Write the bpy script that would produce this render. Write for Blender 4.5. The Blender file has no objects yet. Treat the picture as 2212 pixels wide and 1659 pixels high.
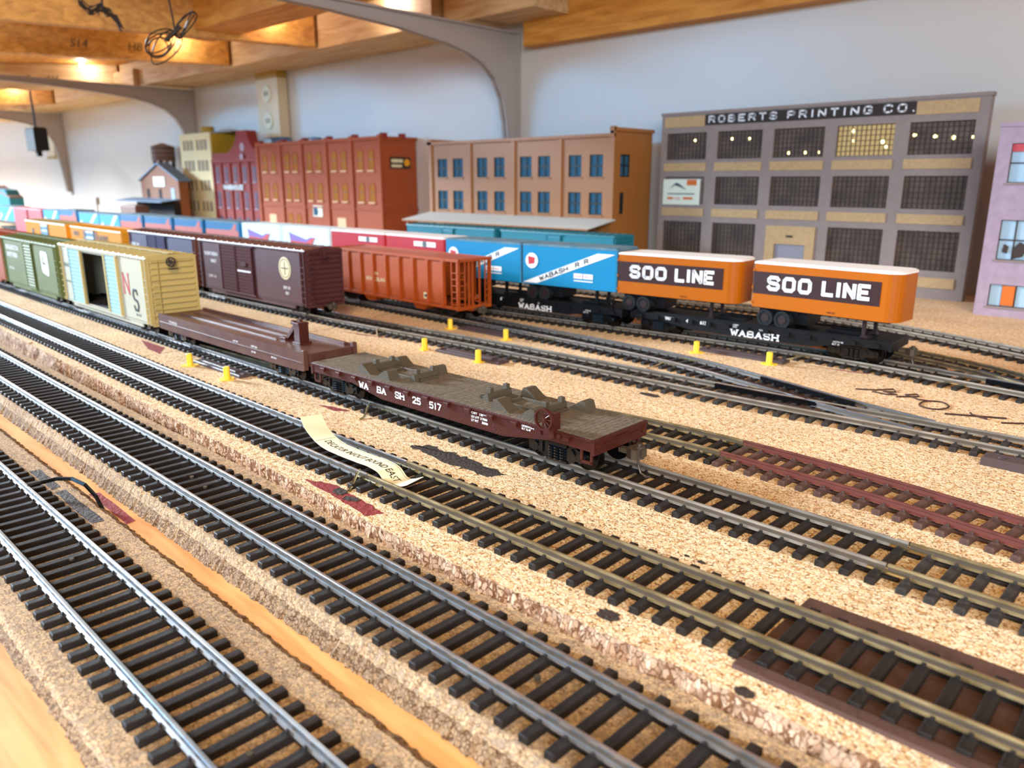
import bpy, bmesh, math, random
from mathutils import Vector, Matrix
S = 0.001                      # every length below is in millimetres, model railway at its true size
random.seed(7)
sc = bpy.context.scene
COL = sc.collection

# ------------------------------------------------------------------ camera, light, exposure
W, H, FPX = 2212, 1659, 1672.0
yaw, pitch = math.radians(133.9), math.radians(14.72)
Fv = Vector((math.cos(yaw)*math.cos(pitch), math.sin(yaw)*math.cos(pitch), -math.sin(pitch)))
cam = bpy.data.cameras.new('camera'); camo = bpy.data.objects.new('camera', cam); COL.objects.link(camo)
camo.location = (0, 0, 103*S); camo.rotation_euler = Fv.to_track_quat('-Z', 'Y').to_euler()
cam.sensor_width = 36; cam.lens = 36*FPX/W; cam.clip_start = 0.004; cam.clip_end = 50
cam.dof.use_dof = True; cam.dof.focus_distance = 0.276; cam.dof.aperture_fstop = 20
sc.camera = camo
w = bpy.data.worlds.new('room_air'); sc.world = w; w.use_nodes = True
w.node_tree.nodes['Background'].inputs[0].default_value = (1.0, 0.66, 0.38, 1)
w.node_tree.nodes['Background'].inputs[1].default_value = 0.15
sc.view_settings.view_transform = 'Standard'; sc.view_settings.look = 'None'
sc.view_settings.gamma = 1; sc.view_settings.exposure = 0.12
sc.view_settings.use_curve_mapping = False

def area(name, loc, target, sx, sy, power, color):
    l = bpy.data.lights.new(name, 'AREA'); l.shape = 'RECTANGLE'; l.size = sx*S; l.size_y = sy*S
    l.energy = power; l.color = color
    o = bpy.data.objects.new(name, l); COL.objects.link(o)
    o.location = Vector(loc)*S; o.rotation_euler = (Vector(target)-Vector(loc)).to_track_quat('-Z', 'Y').to_euler()
    return o
area('window_light', (-5600, -900, 800), (0, 400, 120), 3200, 1100, 14, (0.30, 0.66, 1.0))
area('key_window', (-4600, -1000, 1330), (-250, 200, 0), 740, 560, 520, (0.76, 0.88, 1.0))
area('ceiling_lamp', (300, -500, 1150), (-150, 350, 0), 500, 300, 11, (1.0, 0.70, 0.38))
area('front_window_light', (-3300, -1900, 760), (-1300, 800, 200), 3400, 620, 66, (0.18, 0.57, 1.0))
area('side_fill_light', (900, -900, 430), (-250, 800, 200), 900, 460, 32, (0.80, 0.89, 1.0))  # added fill, no window there: brightens the back wall and buildings at right

# ------------------------------------------------------------------ materials
def srgb(h):
    h = h.lstrip('#'); c = [int(h[i:i+2], 16)/255 for i in (0, 2, 4)]
    return tuple((x/12.92 if x <= .04045 else ((x+.055)/1.055)**2.4) for x in c) + (1,)
def mat(name, col, rough=.5, metal=0., noise=0., nscale=200, bump=0., bscale=800, spec=.5, col2=None, emit=None, es=0, stretch=None, dist=0.):
    m = bpy.data.materials.new(name); m.use_nodes = True; nt = m.node_tree; b = nt.nodes['Principled BSDF']
    b.inputs['Roughness'].default_value = rough; b.inputs['Metallic'].default_value = metal
    b.inputs['Specular IOR Level'].default_value = spec
    c = srgb(col) if isinstance(col, str) else col
    b.inputs['Base Color'].default_value = c
    tc = nt.nodes.new('ShaderNodeTexCoord'); mp = nt.nodes.new('ShaderNodeMapping')
    nt.links.new(tc.outputs['Object'], mp.inputs[0])
    if stretch: mp.inputs['Scale'].default_value = stretch
    if noise > 0 or col2:
        n = nt.nodes.new('ShaderNodeTexNoise'); n.inputs['Scale'].default_value = nscale; n.inputs['Detail'].default_value = 4
        n.inputs['Distortion'].default_value = dist
        r = nt.nodes.new('ShaderNodeValToRGB'); r.color_ramp.elements[0].position = .35; r.color_ramp.elements[1].position = .65
        c2 = srgb(col2) if col2 else tuple(x*(1-noise) for x in c[:3])+(1,)
        r.color_ramp.elements[0].color = c2; r.color_ramp.elements[1].color = c
        nt.links.new(mp.outputs[0], n.inputs['Vector']); nt.links.new(n.outputs['Fac'], r.inputs[0]); nt.links.new(r.outputs[0], b.inputs['Base Color'])
    if bump > 0:
        n2 = nt.nodes.new('ShaderNodeTexNoise'); n2.inputs['Scale'].default_value = bscale; n2.inputs['Detail'].default_value = 3
        bp = nt.nodes.new('ShaderNodeBump'); bp.inputs['Strength'].default_value = bump; bp.inputs['Distance'].default_value = .0006
        nt.links.new(mp.outputs[0], n2.inputs['Vector']); nt.links.new(n2.outputs['Fac'], bp.inputs['Height']); nt.links.new(bp.outputs[0], b.inputs['Normal'])
    if emit:
        b.inputs['Emission Color'].default_value = srgb(emit); b.inputs['Emission Strength'].default_value = es
    return m

def cork(name, light, mid, dark, scale, stretch, depth, fleck=.10, joint=None):
    """pressed cork granules: cells with their own tone, dark joints between them and dark flecks"""
    m = bpy.data.materials.new(name); m.use_nodes = True; nt = m.node_tree; b = nt.nodes['Principled BSDF']; L = nt.links.new
    b.inputs['Roughness'].default_value = .85; b.inputs['Specular IOR Level'].default_value = .25
    tc = nt.nodes.new('ShaderNodeTexCoord'); mp = nt.nodes.new('ShaderNodeMapping'); mp.inputs['Scale'].default_value = stretch
    L(tc.outputs['Object'], mp.inputs[0])
    wn = nt.nodes.new('ShaderNodeTexNoise'); wn.inputs['Scale'].default_value = scale*.8; wn.inputs['Detail'].default_value = 2
    L(mp.outputs[0], wn.inputs['Vector'])
    ad = nt.nodes.new('ShaderNodeVectorMath'); ad.operation = 'MULTIPLY_ADD'; L(wn.outputs['Color'], ad.inputs[0])
    k = .9/scale; ad.inputs[1].default_value = (k, k, k); L(mp.outputs[0], ad.inputs[2])
    v = nt.nodes.new('ShaderNodeTexVoronoi'); v.inputs['Scale'].default_value = scale; L(ad.outputs[0], v.inputs['Vector'])
    e = nt.nodes.new('ShaderNodeTexVoronoi'); e.feature = 'DISTANCE_TO_EDGE'; e.inputs['Scale'].default_value = scale; L(ad.outputs[0], e.inputs['Vector'])
    sp = nt.nodes.new('ShaderNodeSeparateColor'); L(v.outputs['Color'], sp.inputs[0])
    r = nt.nodes.new('ShaderNodeValToRGB'); r.color_ramp.elements[0].color = srgb(mid); r.color_ramp.elements[1].color = srgb(light)
    r.color_ramp.elements[0].position = .05; r.color_ramp.elements[1].position = .6; L(sp.outputs[0], r.inputs[0])
    # joints, wide in some places and closed in others
    n = nt.nodes.new('ShaderNodeTexNoise'); n.inputs['Scale'].default_value = scale*.55; n.inputs['Detail'].default_value = 3; L(mp.outputs[0], n.inputs['Vector'])
    mr = nt.nodes.new('ShaderNodeMapRange'); mr.inputs[1].default_value = .42; mr.inputs[2].default_value = .66; mr.inputs[3].default_value = .0; mr.inputs[4].default_value = fleck*1.6
    L(n.outputs['Fac'], mr.inputs[0])
    lt = nt.nodes.new('ShaderNodeMath'); lt.operation = 'SUBTRACT'; L(e.outputs['Distance'], lt.inputs[0]); L(mr.outputs[0], lt.inputs[1])
    mr2 = nt.nodes.new('ShaderNodeMapRange'); mr2.inputs[1].default_value = -.03; mr2.inputs[2].default_value = .05; L(lt.outputs[0], mr2.inputs[0])
    mx = nt.nodes.new('ShaderNodeMix'); mx.data_type = 'RGBA'; L(mr2.outputs[0], mx.inputs['Factor']); mx.inputs['A'].default_value = srgb(joint or dark); L(r.outputs[0], mx.inputs['B'])
    fn = nt.nodes.new('ShaderNodeTexNoise'); fn.inputs['Scale'].default_value = scale*1.05; fn.inputs['Detail'].default_value = 2; fn.inputs['Distortion'].default_value = .8
    mpf = nt.nodes.new('ShaderNodeMapping'); mpf.inputs['Scale'].default_value = (1, 1.7, 1); mpf.inputs['Rotation'].default_value = (0, 0, .6); L(tc.outputs['Object'], mpf.inputs[0]); L(mpf.outputs[0], fn.inputs['Vector'])
    mf = nt.nodes.new('ShaderNodeMapRange'); mf.inputs[1].default_value = .61; mf.inputs[2].default_value = .67; L(fn.outputs['Fac'], mf.inputs[0])
    mxf = nt.nodes.new('ShaderNodeMix'); mxf.data_type = 'RGBA'; L(mf.outputs[0], mxf.inputs['Factor']); L(mx.outputs['Result'], mxf.inputs['A']); mxf.inputs['B'].default_value = srgb(dark)
    mx2 = mxf
    # broad patches
    n3 = nt.nodes.new('ShaderNodeTexNoise'); n3.inputs['Scale'].default_value = 22; L(tc.outputs['Object'], n3.inputs['Vector'])
    mr3 = nt.nodes.new('ShaderNodeMapRange'); mr3.inputs[1].default_value = .3; mr3.inputs[2].default_value = .7; mr3.inputs[3].default_value = .86; mr3.inputs[4].default_value = 1.06; L(n3.outputs['Fac'], mr3.inputs[0])
    vm = nt.nodes.new('ShaderNodeVectorMath'); vm.operation = 'SCALE'; L(mx2.outputs['Result'], vm.inputs[0]); L(mr3.outputs[0], vm.inputs['Scale'])
    L(vm.outputs[0], b.inputs['Base Color'])
    hs = nt.nodes.new('ShaderNodeMath'); hs.operation = 'ADD'; L(mr2.outputs[0], hs.inputs[0]); L(sp.outputs[1], hs.inputs[1])
    bp = nt.nodes.new('ShaderNodeBump'); bp.inputs['Strength'].default_value = .7; bp.inputs['Distance'].default_value = depth*S; L(hs.outputs[0], bp.inputs['Height']); L(bp.outputs[0], b.inputs['Normal'])
    return m

def wood(name, light, dark, scale, stretch, rough=.6):
    m = bpy.data.materials.new(name); m.use_nodes = True; nt = m.node_tree; b = nt.nodes['Principled BSDF']; L = nt.links.new
    b.inputs['Roughness'].default_value = rough
    tc = nt.nodes.new('ShaderNodeTexCoord'); mp = nt.nodes.new('ShaderNodeMapping'); mp.inputs['Scale'].default_value = stretch; L(tc.outputs['Object'], mp.inputs[0])
    n = nt.nodes.new('ShaderNodeTexNoise'); n.inputs['Scale'].default_value = scale; n.inputs['Detail'].default_value = 6; n.inputs['Distortion'].default_value = .6; L(mp.outputs[0], n.inputs['Vector'])
    r = nt.nodes.new('ShaderNodeValToRGB'); r.color_ramp.elements[0].color = srgb(dark); r.color_ramp.elements[1].color = srgb(light)
    r.color_ramp.elements[0].position = .3; r.color_ramp.elements[1].position = .62; L(n.outputs['Fac'], r.inputs[0]); L(r.outputs[0], b.inputs['Base Color'])
    bp = nt.nodes.new('ShaderNodeBump'); bp.inputs['Strength'].default_value = .25; bp.inputs['Distance'].default_value = .0004; L(n.outputs['Fac'], bp.inputs['Height']); L(bp.outputs[0], b.inputs['Normal'])
    return m

M = {}
M['cork'] = cork('pressed_cork_sheet', '#fbe3bd', '#f0c894', '#5e2e10', 820, (1, 1.2, 1), .3, .09, '#bf8a52')
M['corkside'] = cork('cut_cork_edge', '#dcbb9c', '#c09a7c', '#6b4228', 640, (1, 1, .7), .6, .12, '#92684a')
M['roadbed'] = cork('grainy_cork_roadbed', '#cfae86', '#a8937c', '#80603f', 1000, (1, 1, 1), .25, .06, '#8f7355')
M['roadside'] = cork('cork_roadbed_side', '#a88a68', '#8a7258', '#4b3018', 900, (1, 1, 1), .45, .10, '#6a4c30')
M['ply'] = wood('pine_plywood', '#eab06a', '#d38a42', 26, (1, 9, 1), .55)
M['orange_pine'] = wood('orange_pine', '#dc9c44', '#b87424', 18, (1, 8, 8), .6)
M['joist'] = wood('orange_pine_joist', '#d9a04c', '#b0782e', 14, (5, 1, 9), .6)
M['pale_pine'] = wood('pale_pine', '#d8bb8c', '#b88f5c', 14, (1, 9, 9), .6)
M['darkwood'] = wood('underside_pine', '#b07a48', '#8a5a30', 14, (1, 8, 8), .7)
M['tie'] = mat('black_plastic_tie', '#2b2420', .6, spec=.3, bump=.35, bscale=900, col2='#171210', nscale=500, stretch=(1, .25, 1))
M['tie_rust'] = mat('brown_painted_tie', '#5c3f35', .7, bump=.4, bscale=900, col2='#402a23', nscale=420)
M['tie_dust'] = mat('dusty_grey_tie', '#3d3733', .75, spec=.3, bump=.4, bscale=900, col2='#26211f', nscale=420)
M['spike'] = mat('black_spike', '#1b1614', .5)
M['rail'] = mat('bright_nickel_rail', '#e2e6ea', .24, .9, col2='#c0c6cc', nscale=120, stretch=(1, 4, 4))
M['brass'] = mat('tarnished_brass_rail', '#c4b48c', .34, .65, col2='#8f7c58', nscale=140, stretch=(1, 4, 4))
M['grey_rail'] = mat('weathered_grey_rail', '#c2bcb0', .35, .6, col2='#9c9386', nscale=90, stretch=(1, 4, 4))
M['rust_rail'] = mat('brown_painted_rail', '#6c392f', .5, .0, col2='#5a2d25', nscale=200)
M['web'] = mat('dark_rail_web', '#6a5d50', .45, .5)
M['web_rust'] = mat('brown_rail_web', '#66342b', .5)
M['joiner'] = mat('brass_joiner', '#d8cfa8', .22, 1.0)
M['darkbed'] = mat('dark_vinyl_roadbed', '#5a4038', .5, col2='#4c352d', nscale=160, bump=.3)
M['machine'] = mat('dark_switch_machine', '#4a3b3b', .5, bump=.3)
M['yellow'] = mat('yellow_plastic', '#ffd23a', .4, bump=.2)
M['red_paint'] = mat('red_paint_on_cork', '#8f2622', .8, bump=.9, bscale=700, col2='#7a1c18', nscale=500)
M['black_paint'] = mat('black_paint_on_cork', '#2e241e', .7, bump=.9, bscale=700, col2='#40332a', nscale=500)
M['ink'] = mat('black_marker_ink', '#3d231c', .9)
M['paper'] = mat('cream_paper', '#f8edc8', .7)
M['papertext'] = mat('grey_print', '#4a4436', .8)
M['black'] = mat('matt_black_plastic', '#08080a', .5, spec=.3)
M['gloss'] = mat('gloss_black_plastic', '#0a0b0d', .22)
M['wheel'] = mat('dark_metal_wheel', '#1f1b18', .3, .8)
M['coupler'] = mat('blackened_brass_coupler', '#5a5144', .4, .5)
M['flatbrown'] = mat('oxide_brown_paint', '#451a12', .42, spec=.35, bump=.15, bscale=1500)
M['deckgrey'] = mat('dusty_taupe_deck', '#766a5a', .6, bump=.4, bscale=1500, col2='#5c5343', nscale=700)
M['rackgrey'] = mat('taupe_hitch_plastic', '#4d4333', .65, bump=.3, bscale=1500)
M['plum'] = mat('dusty_plum_brown', '#522c28', .38, col2='#5f4032', nscale=90)
M['white'] = mat('white_lettering', '#eef0f2', .5)
M['cream'] = mat('cream_lettering', '#d9cda0', .5)
M['decal_red'] = mat('red_lettering', '#c02e34', .5)
M['decal_navy'] = mat('navy_lettering', '#23282f', .5)
M['ns_side'] = mat('grey_cream_paint', '#b5b5a4', .6, spec=.3, col2='#b9b49b', nscale=60)
M['ns_door'] = mat('pale_blue_paint', '#9cc2c8', .9, spec=.1)
M['ns_end'] = mat('straw_paint', '#b9a466', .5)
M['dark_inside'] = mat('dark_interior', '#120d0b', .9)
M['maroon_door'] = mat('maroon_door_paint', '#4a2a2c', .9, spec=.1)
M['slate_door'] = mat('slate_door_paint', '#3e3a54', .9, spec=.1)
M['green'] = mat('moss_green_paint', '#66703a', .6, spec=.3, col2='#5f6930', nscale=80)
M['maroon'] = mat('maroon_brown_paint', '#4e2b2c', .5, spec=.35, col2='#4a2727', nscale=60)
M['slate'] = mat('slate_purple_paint', '#3e3a54', .5, spec=.35)
M['roofbrown'] = mat('brown_roof_paint', '#6a3a28', .5)
M['yellowcar'] = mat('golden_yellow_paint', '#e29a18', .5)
M['bluedoor'] = mat('grey_blue_door', '#4c7f9c', .45)
M['hopper'] = mat('orange_red_paint', '#a04512', .5, spec=.3)
M['orange'] = mat('trailer_orange', '#ab5a00', .5, spec=.25)
M['soo_band'] = mat('dark_maroon_band', '#30120f', .5)
M['roofwhite'] = mat('white_trailer_roof', '#f1efec', .35)
M['wabblue'] = mat('trailer_blue', '#1483b4', .35)
M['wabroof'] = mat('dull_blue_roof', '#3e7691', .4, col2='#688898', nscale=160)
M['trgrey'] = mat('grey_trailer_front', '#4b5358', .5)
M['trred'] = mat('trailer_red', '#b3242c', .35)
M['trwhite'] = mat('trailer_white', '#d6eef5', .35)
M['trteal'] = mat('trailer_teal', '#0c6a9c', .4)
M['trcoral'] = mat('coral_band', '#b5564a', .5)
M['trcyan'] = mat('trailer_cyan', '#1fa0cc', .4)
M['pinkcar'] = mat('rose_red_paint', '#bf4a52', .5)
M['purple'] = mat('purple_lettering', '#7a56a6', .5)
M['tealcar'] = mat('teal_boxcar_paint', '#0f7385', .45)
M['tire'] = mat('rubber_tyre', '#1c2022', .35)
M['hub'] = mat('dark_red_hub', '#240d0a', .5)
M['wall'] = mat('pale_grey_wall_paint', '#cac3ba', .3, spec=.75, bump=.02, bscale=300, noise=.03, nscale=6)
M['b_grey'] = mat('warm_grey_wall_card', '#8e7f78', .7, noise=.1, nscale=120, bump=.3)
M['b_tan'] = mat('tan_brick_panel', '#bb9c70', .8, noise=.14, nscale=400, bump=.3)
M['b_dark'] = mat('dark_window_grid', '#3a2c26', .6)
M['b_glass'] = mat('printed_window_glass', '#4f423a', .7, col2='#6b5a4c', nscale=60)
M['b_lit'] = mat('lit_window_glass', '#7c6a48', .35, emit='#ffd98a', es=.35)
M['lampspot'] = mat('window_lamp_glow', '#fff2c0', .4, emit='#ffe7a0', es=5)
M['signblack'] = mat('black_sign_board', '#2a201b', .7)
M['door_grey'] = mat('grey_steel_door', '#8a8790', .5)
M['b_brown'] = mat('tan_brown_plastic_brick', '#a86c34', .38, bump=.4, bscale=1200)
M['b_red'] = mat('red_plastic_brick', '#9c4a26', .7, spec=.25, bump=.4, bscale=1200)
M['b_crimson'] = mat('crimson_plastic_brick', '#86302a', .7, spec=.25, bump=.3, bscale=1200)
M['b_arch'] = mat('ochre_window_infill', '#a86c18', .9, spec=.1)
M['sill'] = mat('pale_stone_sill', '#d9a878', .6)
M['b_cream'] = mat('cream_card_wall', '#d9c896', .7)
M['b_creamw'] = mat('grey_cream_window', '#8c8068', .6)
M['mustard'] = mat('mustard_card', '#a98612', .6)
M['mauve'] = mat('mauve_stucco', '#a893a2', .8, noise=.15, nscale=150, bump=.4)
M['paleglass'] = mat('pale_blue_glass', '#a9c6d8', .25)
M['windowgl'] = mat('dark_teal_glass', '#33617c', .12)
M['frame_dk'] = mat('dark_green_frame', '#18211f', .5)
M['awning'] = mat('pale_grey_awning', '#c6cdc9', .6)
M['barn'] = mat('brown_board_siding', '#8a4f24', .7, noise=.2, nscale=120, stretch=(4, 1, .2))
M['slate_roof'] = mat('blue_grey_roof', '#56708c', .5)
M['tank'] = mat('brown_water_tank', '#6b4a3a', .6)
M['bracket'] = mat('painted_grey_steel', '#a79d95', .4)
M['beige'] = mat('beige_enamel', '#d3c19a', .35)
M['beige_dk'] = mat('tan_enamel', '#a8842f', .45)
M['cable'] = mat('dark_cable', '#2a2018', .45)
M['led'] = mat('led_glow', '#ffffff', .4, emit='#fff4dd', es=30)
M['tarred'] = mat('posterred', '#d06a1c', .6)
M['poster'] = mat('pale_poster', '#dde3cf', .6)
M['brick_line'] = mat('dark_mortar', '#4c1a12', .7)

# ------------------------------------------------------------------ mesh builder
class MB:
    def __init__(s): s.v = []; s.f = []; s.m = []
    def add(s, vs, fs, mi=0):
        o = len(s.v); s.v += [tuple(p) for p in vs]; s.f += [tuple(i+o for i in f) for f in fs]; s.m += [mi]*len(fs); return s
    def box(s, x0, x1, y0, y1, z0, z1, mi=0, b=0, rot=None, org=None):
        if x0 > x1: x0, x1 = x1, x0
        if y0 > y1: y0, y1 = y1, y0
        if z0 > z1: z0, z1 = z1, z0
        if b:   # bevelled top edges
            vs = [(x0,y0,z0),(x1,y0,z0),(x1,y1,z0),(x0,y1,z0),(x0,y0,z1-b),(x1,y0,z1-b),(x1,y1,z1-b),(x0,y1,z1-b),(x0+b,y0+b,z1),(x1-b,y0+b,z1),(x1-b,y1-b,z1),(x0+b,y1-b,z1)]
            fs = [(3,2,1,0),(0,1,5,4),(1,2,6,5),(2,3,7,6),(3,0,4,7),(4,5,9,8),(5,6,10,9),(6,7,11,10),(7,4,8,11),(8,9,10,11)]
        else:
            vs = [(x0,y0,z0),(x1,y0,z0),(x1,y1,z0),(x0,y1,z0),(x0,y0,z1),(x1,y0,z1),(x1,y1,z1),(x0,y1,z1)]
            fs = [(3,2,1,0),(0,1,5,4),(1,2,6,5),(2,3,7,6),(3,0,4,7),(4,5,6,7)]
        if rot is not None:
            c = Vector(org); vs = [c + rot @ (Vector(p)-c) for p in vs]
        return s.add(vs, fs, mi)
    def prism(s, poly, axis, a, b, mi=0):
        """poly: 2-D outline; axis 'y': poly=(x,z) run from y=a to b; 'x': poly=(y,z); 'z': poly=(x,y)"""
        n = len(poly)
        def P(p, t): return {'y': (p[0], t, p[1]), 'x': (t, p[0], p[1]), 'z': (p[0], p[1], t)}[axis]
        vs = [P(p, a) for p in poly] + [P(p, b) for p in poly]
        fs = [tuple(range(n)), tuple(range(2*n-1, n-1, -1))] + [((i+1) % n, i, n+i, n+(i+1) % n) for i in range(n)]
        return s.add(vs, fs, mi)
    def cyl(s, c, r, h0, h1, axis='z', n=12, mi=0, r2=None):
        r2 = r if r2 is None else r2; vs = []
        for t, rr in ((h0, r), (h1, r2)):
            for i in range(n):
                a = 2*math.pi*i/n; u, v = rr*math.cos(a), rr*math.sin(a)
                vs.append({'z': (c[0]+u, c[1]+v, t), 'y': (c[0]+u, t, c[1]+v), 'x': (t, c[0]+u, c[1]+v)}[axis])
        fs = [tuple(range(n)), tuple(range(2*n-1, n-1, -1))] + [((i+1) % n, i, n+i, n+(i+1) % n) for i in range(n)]
        return s.add(vs, fs, mi)
    def ring(s, c, r, t, h0, h1, axis='y', n=20, mi=0):
        vs = []
        for h in (h0, h1):
            for rr in (r, r-t):
                for i in range(n):
                    a = 2*math.pi*i/n; u, v = rr*math.cos(a), rr*math.sin(a)
                    vs.append({'z': (c[0]+u, c[1]+v, h), 'y': (c[0]+u, h, c[1]+v), 'x': (h, c[0]+u, c[1]+v)}[axis])
        fs = []
        for i in range(n):
            j = (i+1) % n
            fs += [(i, j, n+j, n+i), (2*n+i, 3*n+i, 3*n+j, 2*n+j), (i, 2*n+i, 2*n+j, j), (n+i, n+j, 3*n+j, 3*n+i)]
        return s.add(vs, fs, mi)
    def tube(s, pts, r, n=6, mi=0):
        pts = [Vector(p) for p in pts]; rings = []
        up = Vector((0, 0, 1))
        for i, p in enumerate(pts):
            d = (pts[min(i+1, len(pts)-1)] - pts[max(i-1, 0)]).normalized()
            a = d.cross(up if abs(d.z) < .95 else Vector((1, 0, 0))).normalized(); b = a.cross(d)
            rings.append([p + r*(math.cos(2*math.pi*k/n)*a + math.sin(2*math.pi*k/n)*b) for k in range(n)])
        vs = [q for R in rings for q in R]; fs = []
        for i in range(len(pts)-1):
            for k in range(n):
                l = (k+1) % n; fs.append((i*n+k, i*n+l, (i+1)*n+l, (i+1)*n+k))
        fs += [tuple(range(n-1, -1, -1)), tuple((len(pts)-1)*n+k for k in range(n))]
        return s.add(vs, fs, mi)
    def mesh(s, name, mats, fix=True):
        me = bpy.data.meshes.new(name); me.from_pydata([(a*S, b*S, c*S) for a, b, c in s.v], [], s.f)
        for q in (mats if isinstance(mats, (list, tuple)) else [mats]): me.materials.append(M[q] if isinstance(q, str) else q)
        me.polygons.foreach_set('material_index', s.m)
        if fix:
            bm = bmesh.new(); bm.from_mesh(me); bmesh.ops.recalc_face_normals(bm, faces=bm.faces); bm.to_mesh(me); bm.free()
        me.update(); return me
def lnk(name, me, parent=None, loc=(0, 0, 0), rot=None):
    o = bpy.data.objects.new(name, me); COL.objects.link(o)
    if parent: o.parent = parent
    o.location = Vector(loc)*S
    if rot: o.rotation_euler = rot
    return o
def part(name, mb, mats, parent, **k): return lnk(name, mb.mesh(name, mats), parent, **k)
def tagit(o, label, cat, group=None, kind=None):
    if label: o['label'] = label
    if cat: o['category'] = cat
    if group: o['group'] = group
    if kind: o['kind'] = kind
    return o
def thing(name, label, cat, loc=(0, 0, 0), rz=0, group=None):
    o = bpy.data.objects.new(name, None); COL.objects.link(o); o.empty_display_size = .01
    o.location = Vector(loc)*S; o.rotation_euler = (0, 0, rz)
    return tagit(o, label, cat, group)

# ------------------------------------------------------------------ lettering
G = {  # stroke letters on a 0..1 by 0..1 square
'S': [[(1,.82),(.82,1),(.18,1),(0,.82),(0,.68),(.18,.54),(.82,.46),(1,.32),(1,.18),(.82,0),(.18,0),(0,.18)]],
'O': [[(.2,0),(.8,0),(1,.2),(1,.8),(.8,1),(.2,1),(0,.8),(0,.2),(.2,0)]],
'L': [[(0,1),(0,0),(1,0)]], 'I': [[(.5,0),(.5,1)]], 'N': [[(0,0),(0,1),(1,0),(1,1)]],
'E': [[(1,1),(0,1),(0,0),(1,0)],[(0,.5),(.8,.5)]], 'R': [[(0,0),(0,1),(.8,1),(1,.85),(1,.62),(.8,.48),(0,.48)],[(.6,.48),(1,0)]],
'B': [[(0,0),(0,1),(.8,1),(.95,.87),(.95,.65),(.8,.52),(0,.52)],[(.8,.52),(1,.38),(1,.14),(.82,0),(0,0)]],
'T': [[(0,1),(1,1)],[(.5,1),(.5,0)]], 'P': [[(0,0),(0,1),(.8,1),(1,.85),(1,.6),(.8,.46),(0,.46)]],
'G': [[(1,.82),(.82,1),(.18,1),(0,.82),(0,.18),(.18,0),(.82,0),(1,.18),(1,.45),(.6,.45)]],
'C': [[(1,.82),(.82,1),(.18,1),(0,.82),(0,.18),(.18,0),(.82,0),(1,.18)]],
'W': [[(0,1),(.25,0),(.5,.75),(.75,0),(1,1)]], 'A': [[(0,0),(.5,1),(1,0)],[(.2,.33),(.8,.33)]],
'H': [[(0,0),(0,1)],[(1,0),(1,1)],[(0,.5),(1,.5)]], '.': [[(.4,0),(.6,0)]], 'D': [[(0,0),(0,1),(.75,1),(1,.8),(1,.2),(.75,0),(0,0)]],
'0': [[(.2,0),(.8,0),(1,.2),(1,.8),(.8,1),(.2,1),(0,.8),(0,.2),(.2,0)]], '1': [[(.25,.8),(.55,1),(.55,0)]],
'2': [[(0,.8),(.2,1),(.8,1),(1,.8),(1,.6),(0,0),(1,0)]], '3': [[(0,1),(1,1),(.5,.58),(1,.4),(1,.15),(.8,0),(.2,0),(0,.15)]],
'4': [[(.75,0),(.75,1),(0,.3),(1,.3)]], '5': [[(1,1),(.1,1),(.05,.55),(.8,.6),(1,.42),(1,.15),(.8,0),(0,.05)]],
'6': [[(.9,1),(.3,1),(0,.7),(0,.15),(.2,0),(.8,0),(1,.15),(1,.4),(.8,.55),(0,.5)]], '7': [[(0,1),(1,1),(.35,0)]],
}
def letters(mb, text, x, y, h, lw, t, gap, mi=0, out=.12, serif=False, space=None, frame=None):
    """stroke lettering in the x/z plane facing -y at depth y; frame maps (u,v) -> point"""
    fr = frame or (lambda u, v, d: (u, y-d, v))
    k = x
    for ch in text:
        if ch == ' ': k += (space if space is not None else lw) ; continue
        wd = lw*{'I': .25, '.': .25, '1': .6}.get(ch, 1) * (1.15 if ch in 'WM' else 1)
        for st in G[ch]:
            P = [Vector((k + p[0]*wd if wd > lw*.5 else k+wd*.5 + (p[0]-.5)*wd, p[1]*(h-t)+t/2)) for p in st]
            for a, b in zip(P, P[1:]):
                d = b-a
                if d.length < 1e-6: continue
                d.normalize(); nrm = Vector((-d.y, d.x))*t/2; e = d*t*.32
                q = [a-e-nrm, b+e-nrm, b+e+nrm, a-e+nrm]
                mb.add([fr(p.x, p.y, out) for p in q] + [fr(p.x, p.y, 0) for p in q], [(0,1,2,3),(4,7,6,5),(0,4,5,1),(1,5,6,2),(2,6,7,3),(3,7,4,0)], mi)
            if serif:
                for p in (P[0], P[-1]):
                    if abs(p.y-t/2) < .01*h or abs(p.y-h+t/2) < .01*h:
                        q = [(p.x-t*1.1, p.y-t*.35), (p.x+t*1.1, p.y-t*.35), (p.x+t*1.1, p.y+t*.35), (p.x-t*1.1, p.y+t*.35)]
                        mb.add([fr(a, b, out*1.1) for a, b in q], [(0,1,2,3)], mi)
        k += wd + gap
    return k
def text_mesh(txt, size, matname, extrude=.04, bold=0., shear=0., space=1., align='LEFT'):
    cu = bpy.data.curves.new('text', 'FONT'); cu.body = txt; cu.size = size*S/.72; cu.extrude = extrude*S; cu.offset = bold*S
    cu.shear = shear; cu.space_character = space; cu.align_x = align; cu.resolution_u = 2
    o = bpy.data.objects.new('t', cu); COL.objects.link(o); dg = bpy.context.evaluated_depsgraph_get()
    me = bpy.data.meshes.new_from_object(o.evaluated_get(dg)); bpy.data.objects.remove(o); bpy.data.curves.remove(cu)
    me.materials.clear(); me.materials.append(M[matname]); return me
def text(txt, size, matname, parent, loc, rot=(math.pi/2, 0, 0), name='lettering', **k):
    return lnk(name, text_mesh(txt, size, matname, **k), parent, loc=loc, rot=rot)

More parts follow.
